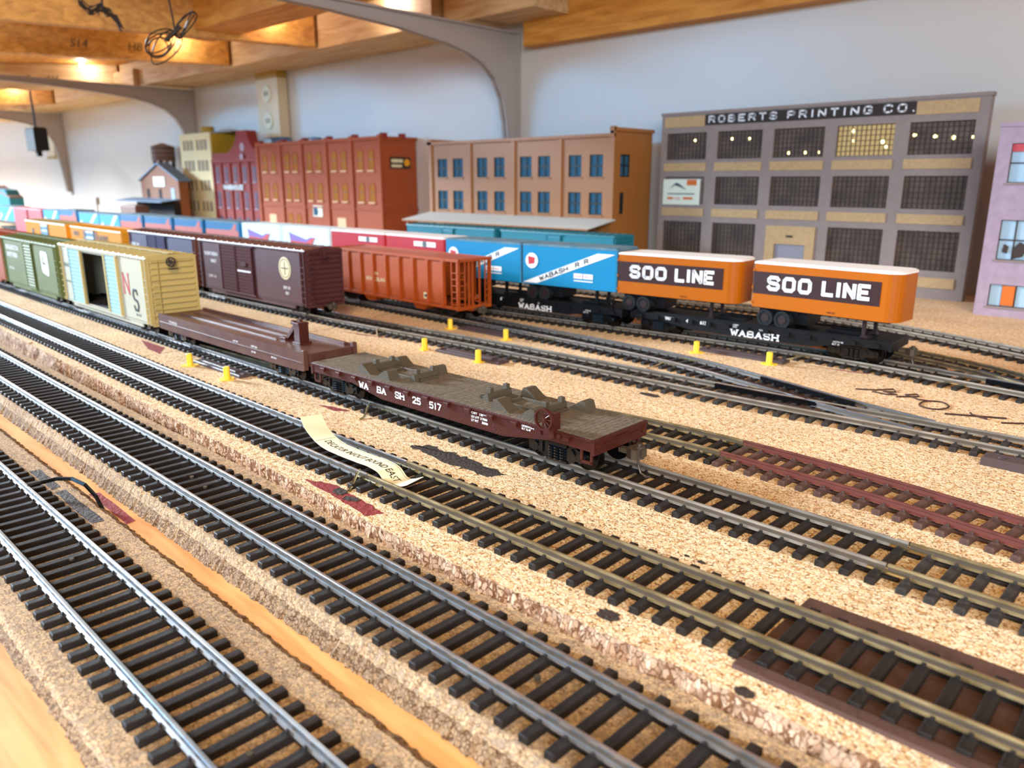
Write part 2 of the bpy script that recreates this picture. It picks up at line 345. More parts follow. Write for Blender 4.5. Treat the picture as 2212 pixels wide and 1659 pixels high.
# ------------------------------------------------------------------ track centre lines (mm)
def spline(pts):
    """monotone-ish cubic through (x, y) points, x increasing"""
    n = len(pts); m = []
    for i in range(n):
        if i == 0: m.append((pts[1][1]-pts[0][1])/(pts[1][0]-pts[0][0]))
        elif i == n-1: m.append((pts[-1][1]-pts[-2][1])/(pts[-1][0]-pts[-2][0]))
        else:
            h0, h1 = pts[i][0]-pts[i-1][0], pts[i+1][0]-pts[i][0]
            d0, d1 = (pts[i][1]-pts[i-1][1])/h0, (pts[i+1][1]-pts[i][1])/h1
            m.append((d0*h1+d1*h0)/(h0+h1))
    def f(x):
        if x <= pts[0][0]: return pts[0][1]
        if x >= pts[-1][0]: return pts[-1][1] + m[-1]*(x-pts[-1][0])
        i = 0
        while x > pts[i+1][0]: i += 1
        h = pts[i+1][0]-pts[i][0]; t = (x-pts[i][0])/h
        return (2*t**3-3*t*t+1)*pts[i][1] + (t**3-2*t*t+t)*h*m[i] + (-2*t**3+3*t*t)*pts[i+1][1] + (t**3-t*t)*h*m[i+1]
    return f
def heading(f, x): return math.atan2(f(x+2)-f(x-2), 4)
T1 = spline([(-3200, 58), (-400, 58.8), (-150, 58.8), (100, 57)])
T2 = spline([(-3200, 116), (-560, 110.8), (-250, 110.4), (-60, 110.4), (100, 110.4)])
T3 = spline([(-3200, 163), (-740, 159.5), (-500, 157.5), (-380, 155.8), (-200, 156), (-130, 157), (-60, 158.5), (100, 160.5)])
T4 = spline([(-3200, 216), (-930, 213.6), (-680, 212.6), (-370, 211.6), (-250, 212), (-150, 213.4), (-60, 213), (100, 212)])
T5 = spline([(-480, 214), (-330, 226), (-260, 243), (-205, 257), (-153, 262.3), (-116, 262), (-77, 259.5), (-36, 254), (100, 232)])
T6 = spline([(-3200, 345), (-1000, 330), (-730, 325), (-560, 323.5), (-433, 327), (-375, 331), (-300, 334), (-207, 336), (-160, 337), (-108, 340), (-60, 342), (100, 348)])
T7 = spline([(-3200, 402), (-1000, 392), (-440, 390), (-394, 388.5), (-338, 386.5), (-280, 384), (-245, 381), (-205, 373.5), (-170, 363.5), (-135, 353.5), (-108, 347), (-90, 343)])
T8 = spline([(-3200, 436), (-900, 434), (-600, 434), (-470, 434), (-394, 438), (-312, 445), (-252, 450), (-199, 452), (-142, 449), (-98, 443), (-55, 437), (100, 418)])
T9 = spline([(-2500, 560), (-700, 570), (-350, 580), (-250, 585), (-220, 581), (-189, 574), (-148, 561), (-115, 548), (-94, 538), (-40, 512), (100, 452)])
T8b = spline([(-1500, 512), (-350, 510), (-250, 507), (-190, 501), (-131, 486), (-103, 476), (-77, 461), (-55, 447), (-40, 440)])
RZ = 4.4       # rail top above roadbed top

PROFILE = [(-1.1,0),(1.1,0),(1.1,.22),(.28,.55),(.28,1.62),(.5,1.85),(.5,2.38),(.36,2.5),(-.36,2.5),(-.5,2.38),(-.5,1.85),(-.28,1.62),(-.28,.55),(-1.1,.22)]
def rail_mesh(f, off, xa, xb, z, org, step):
    mb = MB(); n = len(PROFILE); xs = []; x = xa
    while x < xb-.5*step: xs.append(x); x += step if x > -700 else 40
    xs.append(xb); vs = []
    for x in xs:
        a = heading(f, x); ny = math.cos(a); nx = -math.sin(a); y = f(x)
        for u, v in PROFILE:
            o = off+u; vs.append((x+nx*o-org[0], y+ny*o-org[1], z+1.9+v-org[2]))
    fs = [tuple(range(n-1, -1, -1)), tuple((len(xs)-1)*n+k for k in range(n))]
    for i in range(len(xs)-1):
        for k in range(n):
            l = (k+1) % n; fs.append((i*n+k, i*n+l, (i+1)*n+l, (i+1)*n+k))
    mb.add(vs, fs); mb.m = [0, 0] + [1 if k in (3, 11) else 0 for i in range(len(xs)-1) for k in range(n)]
    return mb
def tie_mb(extra=0.):
    mb = MB(); mb.box(-1.3, 1.3, -15, 15+extra, 0, 1.85, b=.25)
    for y in (-8.75, 8.75):
        mb.box(-1.0, 1.0, y-2.1, y+2.1, 1.8, 2.02)
        for sg in (-1, 1):
            mb.box(-.45, .45, y+sg*1.25-.35, y+sg*1.25+.35, 1.9, 2.75, b=.15)
    mb.box(1.3, 5.4, -9.3, -8.2, .1, 1.1); mb.box(1.3, 5.4, 8.2, 9.3, .1, 1.1)
    return mb
TIE = {k: tie_mb().mesh('tie', k) for k in ('tie', 'tie_rust', 'tie_dust')}
def track(label, f, xa, xb, z, railm, tiem, pitch_, skip=None, ext=None, sides=(-1, 1), group=None):
    org = (xb, f(xb), z)
    t = thing('railway_track', label, 'track', org, group=group)
    for s_ in sides:
        part('rail', rail_mesh(f, s_*8.72, xa, xb, z, org, 6), [railm, 'web_rust' if railm == 'rust_rail' else 'web'], t)
    x = xb-2; cnt = 0; rest = MB()
    while x > xa:
        if not (skip and skip(x)):
            y = f(x); a = heading(f, x); e = ext(x) if ext else 0
            if x > -760:
                o = lnk('tie', TIE[tiem], t, loc=(x-org[0]+random.uniform(-.15, .15), y-org[1], 0), rot=(0, 0, a+random.uniform(-.006, .006)))
                if e: o.scale.y = (30+e)/30; o.location.y += e/2*S
                cnt += 1
            else:
                rest.box(x-1.3-org[0], x+1.3-org[0], y-15-org[1], y+15-org[1], 0, 1.85)
                for yy in (-8.7, 8.7): rest.box(x-.6-org[0], x+.6-org[0], y+yy-2-org[1], y+yy+2-org[1], 1.8, 2.5)
        x -= pitch_
    if rest.f: tagit(part('far_ties', rest, tiem, t), None, None, kind='stuff')
    return t
def joiners(t, f, x, z, n=2, sides=(-1, 1), mname='joiner', ln=11):
    org = t.location/S
    for s_ in sides:
        mb = MB(); a = heading(f, x); off = s_*8.72
        for q in (-1, 1):
            mb.box(-ln/2, ln/2, q*.45, q*1.25, 1.95, 2.75, b=.15)
        part('rail_joiner', mb, mname, t, loc=(x-off*math.sin(a)-org.x, f(x)+off*math.cos(a)-org.y, z-org.z), rot=(0, 0, a))

# ------------------------------------------------------------------ the room and the layout base
WY = 812
wb = MB().box(-7000, 1500, WY, WY+20, -600, 1400)
tagit(part('floor', MB().box(-4600, 1500, -2600, WY+20, -920, -900), 'plum', None), 'dark floor of the room far below the layout', None, kind='structure')
tagit(part('wall_back', wb, 'wall', None), 'pale grey painted wall behind the railway layout', None, kind='structure')
pl = MB().box(-3700, 500, -250, WY, -30, -12)
tagit(part('plywood_benchtop', pl, 'ply', None), 'pale pine plywood benchtop under the cork and the tracks', 'benchtop')

def jag_strip(x0, x1, step, fn, amp):
    pts = []; x = x0
    while x < x1:
        st = step if x > -520 else step*5
        pts.append((x, fn(x)+random.uniform(-amp, amp))); x += st*random.uniform(.6, 1.3)
    pts.append((x1, fn(x1))); return pts
def sheet(name, near, far_x0, far_x1, yfar, z0, z1, label, cat, mats, seamL=None, seamR=None, lower=0.8):
    """slab with a torn near edge: top, crumbly side, bottom"""
    top = near + [p for p in (seamR or [(near[-1][0], yfar)])] + [p for p in (seamL or [(near[0][0], yfar)])]
    mb = MB(); n = len(top); nn = len(near)
    mid = [(p[0]+random.uniform(-.5, .5), p[1]+random.uniform(-.9, .7)) if i < nn else p for i, p in enumerate(top)]
    mid2 = [(p[0]+random.uniform(-.5, .5), p[1]+random.uniform(-.7, .9)) if i < nn else p for i, p in enumerate(top)]
    bot = [(p[0], p[1]-lower if i < nn else p[1]) for i, p in enumerate(top)]
    lv = [(top, z1), (mid, z1-(z1-z0)*.25), (mid2, z1-(z1-z0)*.6), (bot, z0)]
    vs = [(p[0], p[1], z) for pts, z in lv for p in pts]
    fs = [tuple(range(n))]; ms = [0]
    for l in range(3):
        for i in range(n):
            j = (i+1) % n; fs.append((l*n+j, l*n+i, (l+1)*n+i, (l+1)*n+j)); ms.append(1)
    mb.v = vs; mb.f = fs; mb.m = ms
    return tagit(part(name, mb, mats, None), label, cat)
edge = spline([(-3700, 155), (-1200, 146), (-656, 140.5), (-477, 136.4), (-243, 131.5), (-162, 129.2), (-110, 131), (-60, 132.2), (300, 136)])
sheetL = sheet('cork_sheet', jag_strip(-3700, -477.5, 1.6, edge, .35), 0, 0, WY, -12, 0, 'thick pale cork sheet under the boxcars, left of the cross seam', 'cork sheet', ['cork', 'corkside'],
      seamR=[(-479.8, 190), (-474.8, 300), (-502, 388), (-510, WY)])
sheetR = sheet('cork_sheet', jag_strip(-476.5, 420, 1.5, edge, .4), 0, 0, WY, -12, 0, 'thick pale cork sheet under the flatcars and tracks, right of the cross seam', 'cork sheet', ['cork', 'corkside'],
      seamR=[(420, WY)], seamL=[(-508.6, WY), (-500.6, 388), (-473.4, 300), (-478.6, 190)])
# grainy roadbeds of the two nearest tracks
def bed(label, f, dn, df, z0, z1, slope, xa, xb, mats):
    xs = []; x = xa
    while x < xb: xs.append(x); x += 1.5 if x > -460 else 12
    xs.append(xb); mb = MB(); vs = []
    for x in xs:
        y = f(x); j = lambda a: random.uniform(-a, a)
        vs += [(x, y-dn-slope+j(.5), z0), (x+j(.3), y-dn-slope*.4+j(.28), z0+(z1-z0)*.55+j(.1)), (x, y-dn+j(.35), z1-.1), (x, y-dn+1.2, z1+j(.06)), (x, y+df-1.2, z1+j(.06)), (x, y+df+j(.35), z1-.1), (x, y+df+slope+j(.5), z0)]
    for i in range(len(xs)-1):
        for k in range(6): mb.f.append((i*7+k, (i+1)*7+k, (i+1)*7+k+1, i*7+k+1)); mb.m.append(1 if k in (0, 5) else 0)
    mb.v = vs
    return tagit(part('cork_roadbed', mb, mats, None), label, 'roadbed')
bed('low grainy cork roadbed under the nearest track at the lower left', T1, 20.5, 23, -12, -9.5, 3.0, -3600, 200, ['roadbed', 'roadside'])
bed('grainy grey-tan cork roadbed under the second nearest track', T2, 15.6, 21.5, -12, -5, 3.8, -3600, 300, ['roadbed', 'roadside'])
db = MB(); xs = list(range(-68, 200, 4))
for a, b in zip(xs, xs[1:]):
    for (u0, u1, z) in ((-18.5, -14.6, 1.0), (-14.6, 22, .35)):
        y0a, y1a, y0b, y1b = T3(a)+u0, T3(a)+u1, T3(b)+u0, T3(b)+u1
        db.add([(a, y0a, 0), (b, y0b, 0), (b, y1b, 0), (a, y1a, 0), (a, y0a+.3, z), (b, y0b+.3, z), (b, y1b-.3, z), (a, y1a-.3, z)], [(0,1,5,4), (2,3,7,6), (4,5,6,7)] + ([(3,0,4,7)] if a == -68 else []))
tagit(part('vinyl_roadbed', db, 'darkbed', None), 'dark brown vinyl roadbed under the brassy track at lower right', 'roadbed')

def patch(pts, z, m, parent, name='paint_mark', amp=.5, sub=6):
    P = []; n = len(pts)
    for i in range(n):
        a, b = pts[i], pts[(i+1) % n]
        for k in range(sub):
            t = k/sub; P.append((a[0]+(b[0]-a[0])*t+random.uniform(-amp, amp), a[1]+(b[1]-a[1])*t+random.uniform(-amp, amp)))
    return part(name, MB().prism(P, 'z', z-.05, z+.1), m, parent)
def blob(cx, cy, rx, ry, z, m, parent, ang=0, name='paint_mark', n=22, amp=.18):
    P = []
    for i in range(n):
        a = 2*math.pi*i/n; r = 1+random.uniform(-amp, amp); u, v = rx*r*math.cos(a), ry*r*math.sin(a)
        P.append((cx+u*math.cos(ang)-v*math.sin(ang), cy+u*math.sin(ang)+v*math.cos(ang)))
    return part(name, MB().prism(P, 'z', z-.05, z+.12), m, parent)
patch([(-232, 134.5), (-221, 139.5), (-188, 137), (-191, 131.5)], 0, 'red_paint', sheetR, amp=.7, sub=12)
patch([(-311.5, 190.5), (-300, 194.5), (-291, 195), (-297, 190)], 0, 'red_paint', sheetR)
patch([(-530, 194), (-494, 194.5), (-477.9, 184.5), (-500, 186)], 0, 'red_paint', sheetL, amp=.3)
patch([(-461, 304.6), (-438, 308.5), (-416, 313.4), (-420, 310.8), (-440, 306)], 0, 'red_paint', sheetR)
patch([(-179, 430.6), (-160, 433.2), (-145, 434.8), (-150, 432.2)], 0, 'red_paint', sheetR, amp=.25)
patch([(-233.5, 183), (-228, 189.5), (-208, 190), (-184, 188), (-188, 180.5), (-212, 181.5)], 0, 'black_paint', sheetR, amp=1.3, sub=12)
blob(-213.5, 137, 3.4, 2.2, .13, 'black_paint', sheetR); blob(-205.5, 136, 3.2, 1.6, .13, 'black_paint', sheetR, .3)
blob(-100.4, 138.2, 3.0, 2.4, 0, 'black_paint', sheetR)
blob(-207.5, 314.5, 6, 2.6, 0, 'black_paint', sheetR)
for cx, cy, rx in ((-89.6, 231, 1.6), (-84, 230.4, 1.2), (-76, 229, 2.0), (-98, 178, 1.2), (-103, 178.5, .9), (-65, 228.5, 1.6), (-62, 134, 2.3)):
    blob(cx, cy, rx, rx*.7, 0, 'black_paint', sheetR)
patch([(-305, 85.6), (-303.5, 89.0), (-268, 88.7), (-267, 85.3)], -12, 'red_paint', bpy.data.objects['plywood_benchtop'], amp=.2)
bedo = bpy.data.objects['cork_roadbed']
patch([(-340, 75.5), (-340, 79), (-314, 79), (-313, 75.5)], -9.45, 'black_paint', bedo, amp=.25)
patch([(-309, 75.5), (-309, 79.2), (-270, 79.2), (-270, 75.3)], -9.45, 'black_paint', bedo, amp=.25)
# handwriting on the cork: B & O and a line
wr = MB()
def scrawl(mb, pts, z=.18, r=.28): mb.tube([(x, y, z) for x, y in pts], r, 4)
scrawl(wr, [(-138, 396), (-130, 401), (-124, 409), (-121, 404), (-126, 401), (-119, 399), (-123, 396), (-130, 397)], r=.5)
scrawl(wr, [(-118, 395), (-110, 403), (-112, 407), (-116, 402), (-108, 397), (-101, 399)], r=.5)
scrawl(wr, [(-100+6*math.cos(a*.45), 392+8*math.sin(a*.45)) for a in range(15)], r=.5)
scrawl(wr, [(-92, 380), (-82, 385), (-70, 391)], r=.6); scrawl(wr, [(-84, 390), (-82, 386), (-76, 384)], r=.6); scrawl(wr, [(-70, 382), (-60, 390)], r=.5)
part('ink_writing', wr, 'ink', sheetR)

# ------------------------------------------------------------------ tracks
track('nearest railway track, bright steel rails on the low roadbed at lower left', T1, -3100, 60, -9.5, 'rail', 'tie', 6.9)
track('second nearest railway track, bright steel rails on the grainy grey-tan roadbed', T2, -3100, 120, -5, 'rail', 'tie', 6.9)
a3 = track('third track from the front, its bright steel left length with the paper strip on it', T3, -3100, -211.5, 0, 'rail', 'tie', 6.7)
b3 = track('third track from the front, its brass-coloured right length ending on the dark roadbed', T3, -211, 130, 0, 'brass', 'tie', 6.6)
a4 = track('track under the brown flatcars and cream boxcar, its bright left length', T4, -3100, -276, 0, 'rail', 'tie', 6.7)
b4 = track('track under the near end of the lettered brown flatcar, running on as weathered rails', T4, -275.5, -58, 0, 'grey_rail', 'tie', 6.6)
c4 = track('short weathered brass track at the right edge beyond the brown-railed track joint', T4, -57.5, 150, 0, 'brass', 'tie_dust', 6.9)
a5 = track('short brassy track emerging behind the lettered brown flatcar', T5, -478, -135, 0, 'brass', 'tie', 6.7, skip=lambda x: x < -262)
b5 = track('red-brown painted track with matching brown ties at the right', T5, -134.5, 150, 0, 'rust_rail', 'tie_rust', 6.7)
def ext6(x): return max(0, T7(x)-T6(x)) if -200 < x < -88 else 0
a6 = track('track under the maroon boxcar, its bright left length', T6, -3100, -434, 0, 'rail', 'tie', 7.2)
b6 = track('grey weathered track between the yellow pegs, joined by a turnout at the right', T6, -433.5, 150, 0, 'grey_rail', 'tie_dust', 7.2, ext=ext6)
a7 = track('track under the orange hopper that curves forward into the turnout', T7, -3100, -90, 0, 'rail', 'tie', 7.0, skip=lambda x: x > -197)
def ext8(x): return max(0, T8b(x)-T8(x)) if x > -112 and x < -40 else 0
a8 = track('track under the black trailer-carrying flatcars, grey weathered rails', T8, -3100, 150, 0, 'grey_rail', 'tie', 7.0, ext=ext8)
b8 = track('brassy branch track leaving from behind the right black flatcar', T8b, -1400, -40, 0, 'brass', 'tie_dust', 7.0, skip=lambda x: x > -114)
a9 = track('rearmost track in front of the grey and mauve buildings', T9, -2500, 120, 0, 'grey_rail', 'tie', 7.0)
joiners(b3, T3, -211, 0); joiners(b4, T4, -275, 0, mname='joiner'); joiners(c4, T4, -57, 0); joiners(b5, T5, -134, 0, ln=15)
joiners(b6, T6, -433, 0); joiners(b6, T6, -212, 0, mname='grey_rail'); joiners(a7, T7, -232, 0); joiners(a7, T7, -168, 0); joiners(a7, T7, -330, 0); joiners(a8, T8, -101, 0); joiners(a8, T8, -187, 0)
# turnout castings (black frog and guard rails)
def guard(parent, f, off, x0, x1, name='guard_rail', w=1.6, h=4.2, m='gloss'):
    org = parent.location/S; mb = MB(); n = 10
    for i in range(n):
        xa, xb = x0+(x1-x0)*i/n, x0+(x1-x0)*(i+1)/n; ya, yb = f(xa)+off-org.y, f(xb)+off-org.y
        xa -= org.x; xb -= org.x
        mb.add([(xa, ya-w/2, 1.7), (xb, yb-w/2, 1.7), (xb, yb+w/2, 1.7), (xa, ya+w/2, 1.7), (xa, ya-w/2, h), (xb, yb-w/2, h), (xb, yb+w/2, h), (xa, ya+w/2, h)], [(0,1,5,4), (1,2,6,5), (2,3,7,6), (3,0,4,7), (4,5,6,7)])
    return part(name, mb, m, parent)
guard(b6, T6, 7.0, -188, -124, 'frog', 1.3); guard(b6, T6, 10.6, -182, -150, 'frog', 2.4); guard(b6, T6, -6.3, -172, -130); guard(a7, T7, 6.6, -178, -124, w=1.6)
guard(a7, T7, -6.6, -178, -140, 'frog', 1.6)
guard(b8, T8b, -7, -100, -60); guard(a8, T8, 7, -92, -50, 'frog', 2.2)
# end block of the turnout tie strip at the right edge
tb = MB().box(-63, -42, T6(-50)-24, T6(-50)-15.5, 0, 3.2, b=.5); tb.cyl((-57, T6(-50)-20), 1.4, 3.1, 3.5, n=10)
tagit(part('switch_mount', tb, 'machine', None), 'black switch mounting block beside the grey turnout at the right edge', 'switch')
# switch machines: flat dark housings beside the ties
def machine(x, y, ln, wd, rz, label):
    mb = MB().box(-ln/2, ln/2, -wd/2, wd/2, 0, 1.7, b=.35); mb.box(-ln*.36, ln*.36, -wd*.28, wd*.28, 1.6, 2.6, b=.3); mb.box(-ln*.48, -ln*.42, -1, 1, 1.6, 2.2); mb.box(ln*.42, ln*.48, -1, 1, 1.6, 2.2)
    return tagit(part('switch_machine', mb, 'machine', None, loc=(x, y, 0), rot=(0, 0, rz)), label, 'switch machine')
machine(-412, 192.5, 54, 8, .01, 'flat dark switch machine beside the near brown flatcar track')
machine(-334, 311.5, 54, 9, .03, 'long dark switch machine before the grey track between two yellow pegs')
machine(-382, 371.5, 50, 8.5, .02, 'dark switch machine in front of the hopper track')
machine(-217, 426.5, 56, 9, .0, 'dark switch machine in front of the right black flatcar')
def peg(x, y, h, label, tilt=0):
    mb = MB(); P = []
    for i in range(14):
        a = 2*math.pi*i/14; r = 3.6*(1+random.uniform(-.3, .25)); P.append((r*1.25*math.cos(a), r*math.sin(a)))
    mb.prism(P, 'z', -.02, .5); mb.cyl((0, 0), 1.75, 0, h-.4, n=12); mb.cyl((0, 0), 1.75, h-.4, h, n=12, r2=1.4)
    t = tagit(part('yellow_peg', mb, 'yellow', None, loc=(x, y, 0), rot=(0, tilt, random.uniform(0, 3))), label, 'peg', 'yellow pegs stuck to the cork'); return t
for x, y, l in ((-434, 184, 'yellow peg on the cork by the near flat switch machine, left of its neighbour'), (-388, 183.5, 'yellow peg nearest the camera, front right of the near switch machine'),
    (-370.8, 306, 'left yellow peg in front of the grey track behind the brown flatcars'), (-321.4, 305.5, 'yellow peg just behind the deck of the lettered brown flatcar'),
    (-412.4, 364.6, 'yellow peg at the feet of the orange hopper'), (-355.5, 363.6, 'yellow peg between grey track and hopper track, right of the hopper'),
    (-242.5, 416.4, 'yellow peg in front of the WABASH lettering of the black flatcar'), (-195.6, 418.1, 'rightmost yellow peg, in front of the right black flatcar')):
    peg(x, y, 7.2, l)
# feeder wires
def wire(pts, r, m, label): return tagit(part('feeder_wire', MB().tube(pts, r, 6), m, None), label, 'wire')
wire([(-287, 203, 3.4), (-284, 200, 3.2), (-280, 196, 2.0), (-277.5, 192.5, .5), (-277, 190, .2)], .5, 'brass', 'stiff brassy feeder wire leaning from the rail joint by the lettered flatcar')
wire([(-217, 148, 4.0), (-215.5, 145.5, 3.6), (-213, 142, 1.6), (-212, 140, .3), (-211.5, 139, .2)], .55, 'joiner', 'brass feeder wire bent from the front rail of the paper-strip track')
wire([(-312, 68, -5.4), (-310, 72, -4.6), (-306, 76, -3.2), (-300, 79.5, -2.6), (-293, 81.5, -3.6), (-288, 83, -7), (-285.5, 84, -12)], .75, 'gloss', 'black feeder wire arching over the roadbed beside the red paint mark')
wire([(-437, 318, 3), (-430, 313, 1.4), (-424, 309, .3)], .4, 'brass', 'thin feeder wire at the rail joint in front of the maroon boxcar')
wire([(-236, 372, 3), (-238, 365, 1.2), (-241, 360, .3)], .4, 'brass', 'thin feeder wire between the two grey tracks by the turnout')
wire([(-186, 441, 3), (-189, 434, 2.0), (-195, 428, .3), (-190, 424, .2)], .45, 'brass', 'thin feeder wire in front of the right black flatcar')
tagit(part('cork_crumb', MB().box(-.9, .9, -.5, .5, 0, 1.5, b=.2), 'cork', None, loc=(-62, T4(-62)+8.72, 4.4), rot=(0, 0, .3)), 'tiny cork crumb sitting on the far rail of the brassy track at right', 'crumb')
tagit(part('cork_crumb', MB().prism([(-2, -1), (1.5, -.6), (.6, 1.4)], 'z', 0, 1.0), 'cork', None, loc=(-571, 139, -.1)), 'pale cork crumb on the left edge of the thick cork sheet', 'crumb')
nb = MB()
for x, y in ((-243, T1(-243)+2), (-128, T1(-128)-1)): nb.cyl((x, y), .7, -7.7, -7.2, n=8)
for x, y in ((-271, 111), (-258, 110), (-99, 111)): nb.cyl((x, y), .8, -3.3, -2.6, n=8)
tagit(part('track_nail', nb, 'coupler', None), 'tiny nail heads holding the near ties down', 'nail', kind='stuff')

# paper strip lying across the ties: "DECATUR IN/OUT BOUND EAST"
SP = spline([(0, 0), (12, 0), (100, 0)])
cl = [(-268, 160.5, 10.4), (-262, 158.6, 7.6), (-255, 157.2, 5.6), (-246, 155.6, 4.6), (-234, 154.6, 4.7), (-222, 154.4, 5.0), (-213, 154.0, 5.4), (-206.5, 153.4, 4.7), (-203.5, 153.0, 3.0), (-200.5, 152.8, 2.5), (-197, 153.2, 3.2), (-193.5, 153.9, 4.6)]
def along(pts, n):
    P = [Vector(p) for p in pts]; d = [0]
    for a, b in zip(P, P[1:]): d.append(d[-1]+(b-a).length)
    fx = [spline([(d[i], P[i][k]) for i in range(len(P))]) for k in range(3)]
    return d[-1], lambda s_: Vector((fx[0](s_), fx[1](s_), fx[2](s_)))
PL, PF = along(cl, 0)
def pf(s_, v, lift=0):
    p = PF(s_); t = (PF(min(s_+.5, PL))-PF(max(s_-.5, 0))).normalized(); side = Vector((0, 0, 1)).cross(t).normalized(); nrm = t.cross(side)
    return p + side*v + nrm*lift
mb = MB(); N = 60; vs = []
for i in range(N+1):
    s_ = PL*i/N; vs += [pf(s_, -4.4), pf(s_, 4.4), pf(s_, 4.4, .18), pf(s_, -4.4, .18)]
for i in range(N):
    for k in range(4): l = (k+1) % 4; mb.f.append((i*4+k, i*4+l, (i+1)*4+l, (i+1)*4+k)); mb.m.append(0)
mb.v = [tuple(p) for p in vs]; mb.f += [(3, 2, 1, 0), (N*4, N*4+1, N*4+2, N*4+3)]; mb.m += [0, 0]
pp = tagit(part('paper_strip', mb, 'paper', None), 'cream printed paper strip curling across the ties of the third track', 'paper')
me = text_mesh('Decatur In/Out Bound East'.upper(), 2.0, 'papertext', extrude=.01, shear=.2, bold=.03)

wd = max(v.co.x for v in me.vertices)/S
bm = bmesh.new(); bm.from_mesh(me); bmesh.ops.subdivide_edges(bm, edges=[e for e in bm.edges if e.calc_length() > .0012], cuts=2)
for v in bm.verts:
    p = pf(19+v.co.x/S*(PL-27)/wd, v.co.y/S*1.3-1.3, .24); v.co = p*S
bm.to_mesh(me); bm.free(); lnk('printed_text', me, pp)
fm = MB()
for v_ in (3.6,): 
    for i in range(16, 56): fm.add([pf(PL*i/N, v_, .23), pf(PL*(i+1)/N, v_, .23), pf(PL*(i+1)/N, v_+.15, .23), pf(PL*i/N, v_+.15, .23)], [(0, 1, 2, 3)])
fm.add([pf(17.5, -4.3, .23), pf(17.7, -4.3, .23), pf(17.7, 4.3, .23), pf(17.5, 4.3, .23)], [(0, 1, 2, 3)])
part('printed_line', fm, 'papertext', pp)

# ------------------------------------------------------------------ railway cars (local frame: x along the track, near side at -y, z = 0 on the rail top)
def wheelset(parent, x):
    mb = MB(); mb.cyl((x, 5.0), 1.1, -13, 13, axis='y', n=8)
    for sg in (-1, 1):
        a, b = sorted((sg*7.4, sg*8.1)); mb.cyl((x, 5.0), 5.7, a, b, axis='y', n=24)
        a, b = sorted((sg*8.1, sg*10)); mb.cyl((x, 5.0), 5.0, a, b, axis='y', n=24)
        mb.ring((x, 5.0), 5.15, .6, min(sg*10, sg*10.3), max(sg*10, sg*10.3), n=24)
    return part('wheelset', mb, 'wheel', parent)
def truck(parent, x, m='gloss', gap=24, detail=True):
    t = MB(); t.box(x-3, x+3, -11.5, 11.5, 3.2, 7.0)
    for sg in (-1, 1):
        y0, y1 = sorted((sg*12.0, sg*13.6)); h = gap/2
        t.prism([(x-h-3.2, 3.6), (x-h+2.6, 3.2), (x-5.2, 1.4), (x+5.2, 1.4), (x+h-2.6, 3.2), (x+h+3.2, 3.6), (x+h+3.4, 6.8), (x+h-1.5, 7.6), (x+6, 9.4), (x-6, 9.4), (x-h+1.5, 7.6), (x-h-3.4, 6.8)], 'y', y0, y1)
        if detail:
            ya, yb = sorted((sg*13.5, sg*14.3))
            for q in (-1, 1):
                t.cyl((x+q*h, 5.1), 1.9, ya, yb, axis='y', n=10)
                t.prism([(x+q*6.6, 3.6), (x+q*9.4, 4.6), (x+q*6.6, 7.6)], 'y', ya, yb+.1)
            for k in (-2.6, 0, 2.6):
                for zz in range(5): t.cyl((x+k, sg*14), 1.1, 2.2+zz*1.05, 2.8+zz*1.05, n=8)
            t.box(x-4.6, x+4.6, ya, yb+.3, 7.4, 8.8, b=.3); t.box(x-4.6, x+4.6, ya, yb+.3, 1.5, 2.3)
    o = part('truck', t, m, parent)
    for q in (-1, 1): wheelset(o, x+q*gap/2)
    return o
def coupler(parent, x, sg, z=7.0):
    mb = MB(); mb.box(min(x, x+sg*4), max(x, x+sg*4), -1.3, 1.3, z-.8, z+.8)
    mb.prism([(x+sg*3.6, -1.5), (x+sg*6.5, -3), (x+sg*8.4, -2.6), (x+sg*8.8, -1.6), (x+sg*6.8, -.6), (x+sg*6.8, .6), (x+sg*3.6, 1.6)], 'z', z-1.8, z+1.8)
    mb.cyl((x+sg*6.6, 1.9), 2.0, z-2.4, z+2.2, n=14); mb.cyl((x+sg*6.6, 1.9), 1.1, z+2.2, z+3.0, n=10); mb.box(min(x+sg*8, x+sg*8.9), max(x+sg*8, x+sg*8.9), .2, 3.2, z-1.7, z+1.4)
    mb.tube([(x+sg*6.6, 1.5, z-2), (x+sg*6.8, 1.5, z-5), (x+sg*7.8, 1.6, -.6), (x+sg*10, 1.8, -1.6), (x+sg*11.5, 2, -1.2)], .42, 6)
    return part('coupler', mb, 'coupler', parent)
def rivets(mb, pts, y, r=.22, d=.22):
    for x, z in pts:
        mb.add([(x-r, y, z-r), (x+r, y, z-r), (x+r, y, z+r), (x-r, y, z+r), (x, y-d, z)], [(0, 1, 4), (1, 2, 4), (2, 3, 4), (3, 0, 4)])
def line(a, b, n): return [(a[0]+(b[0]-a[0])*i/n, a[1]+(b[1]-a[1])*i/n) for i in range(n+1)]

def place(name, label, f, xc, cat='train car', group=None, dy=0, z=RZ):
    return thing(name, label, cat, (xc, f(xc)+dy, z), heading(f, xc), group)

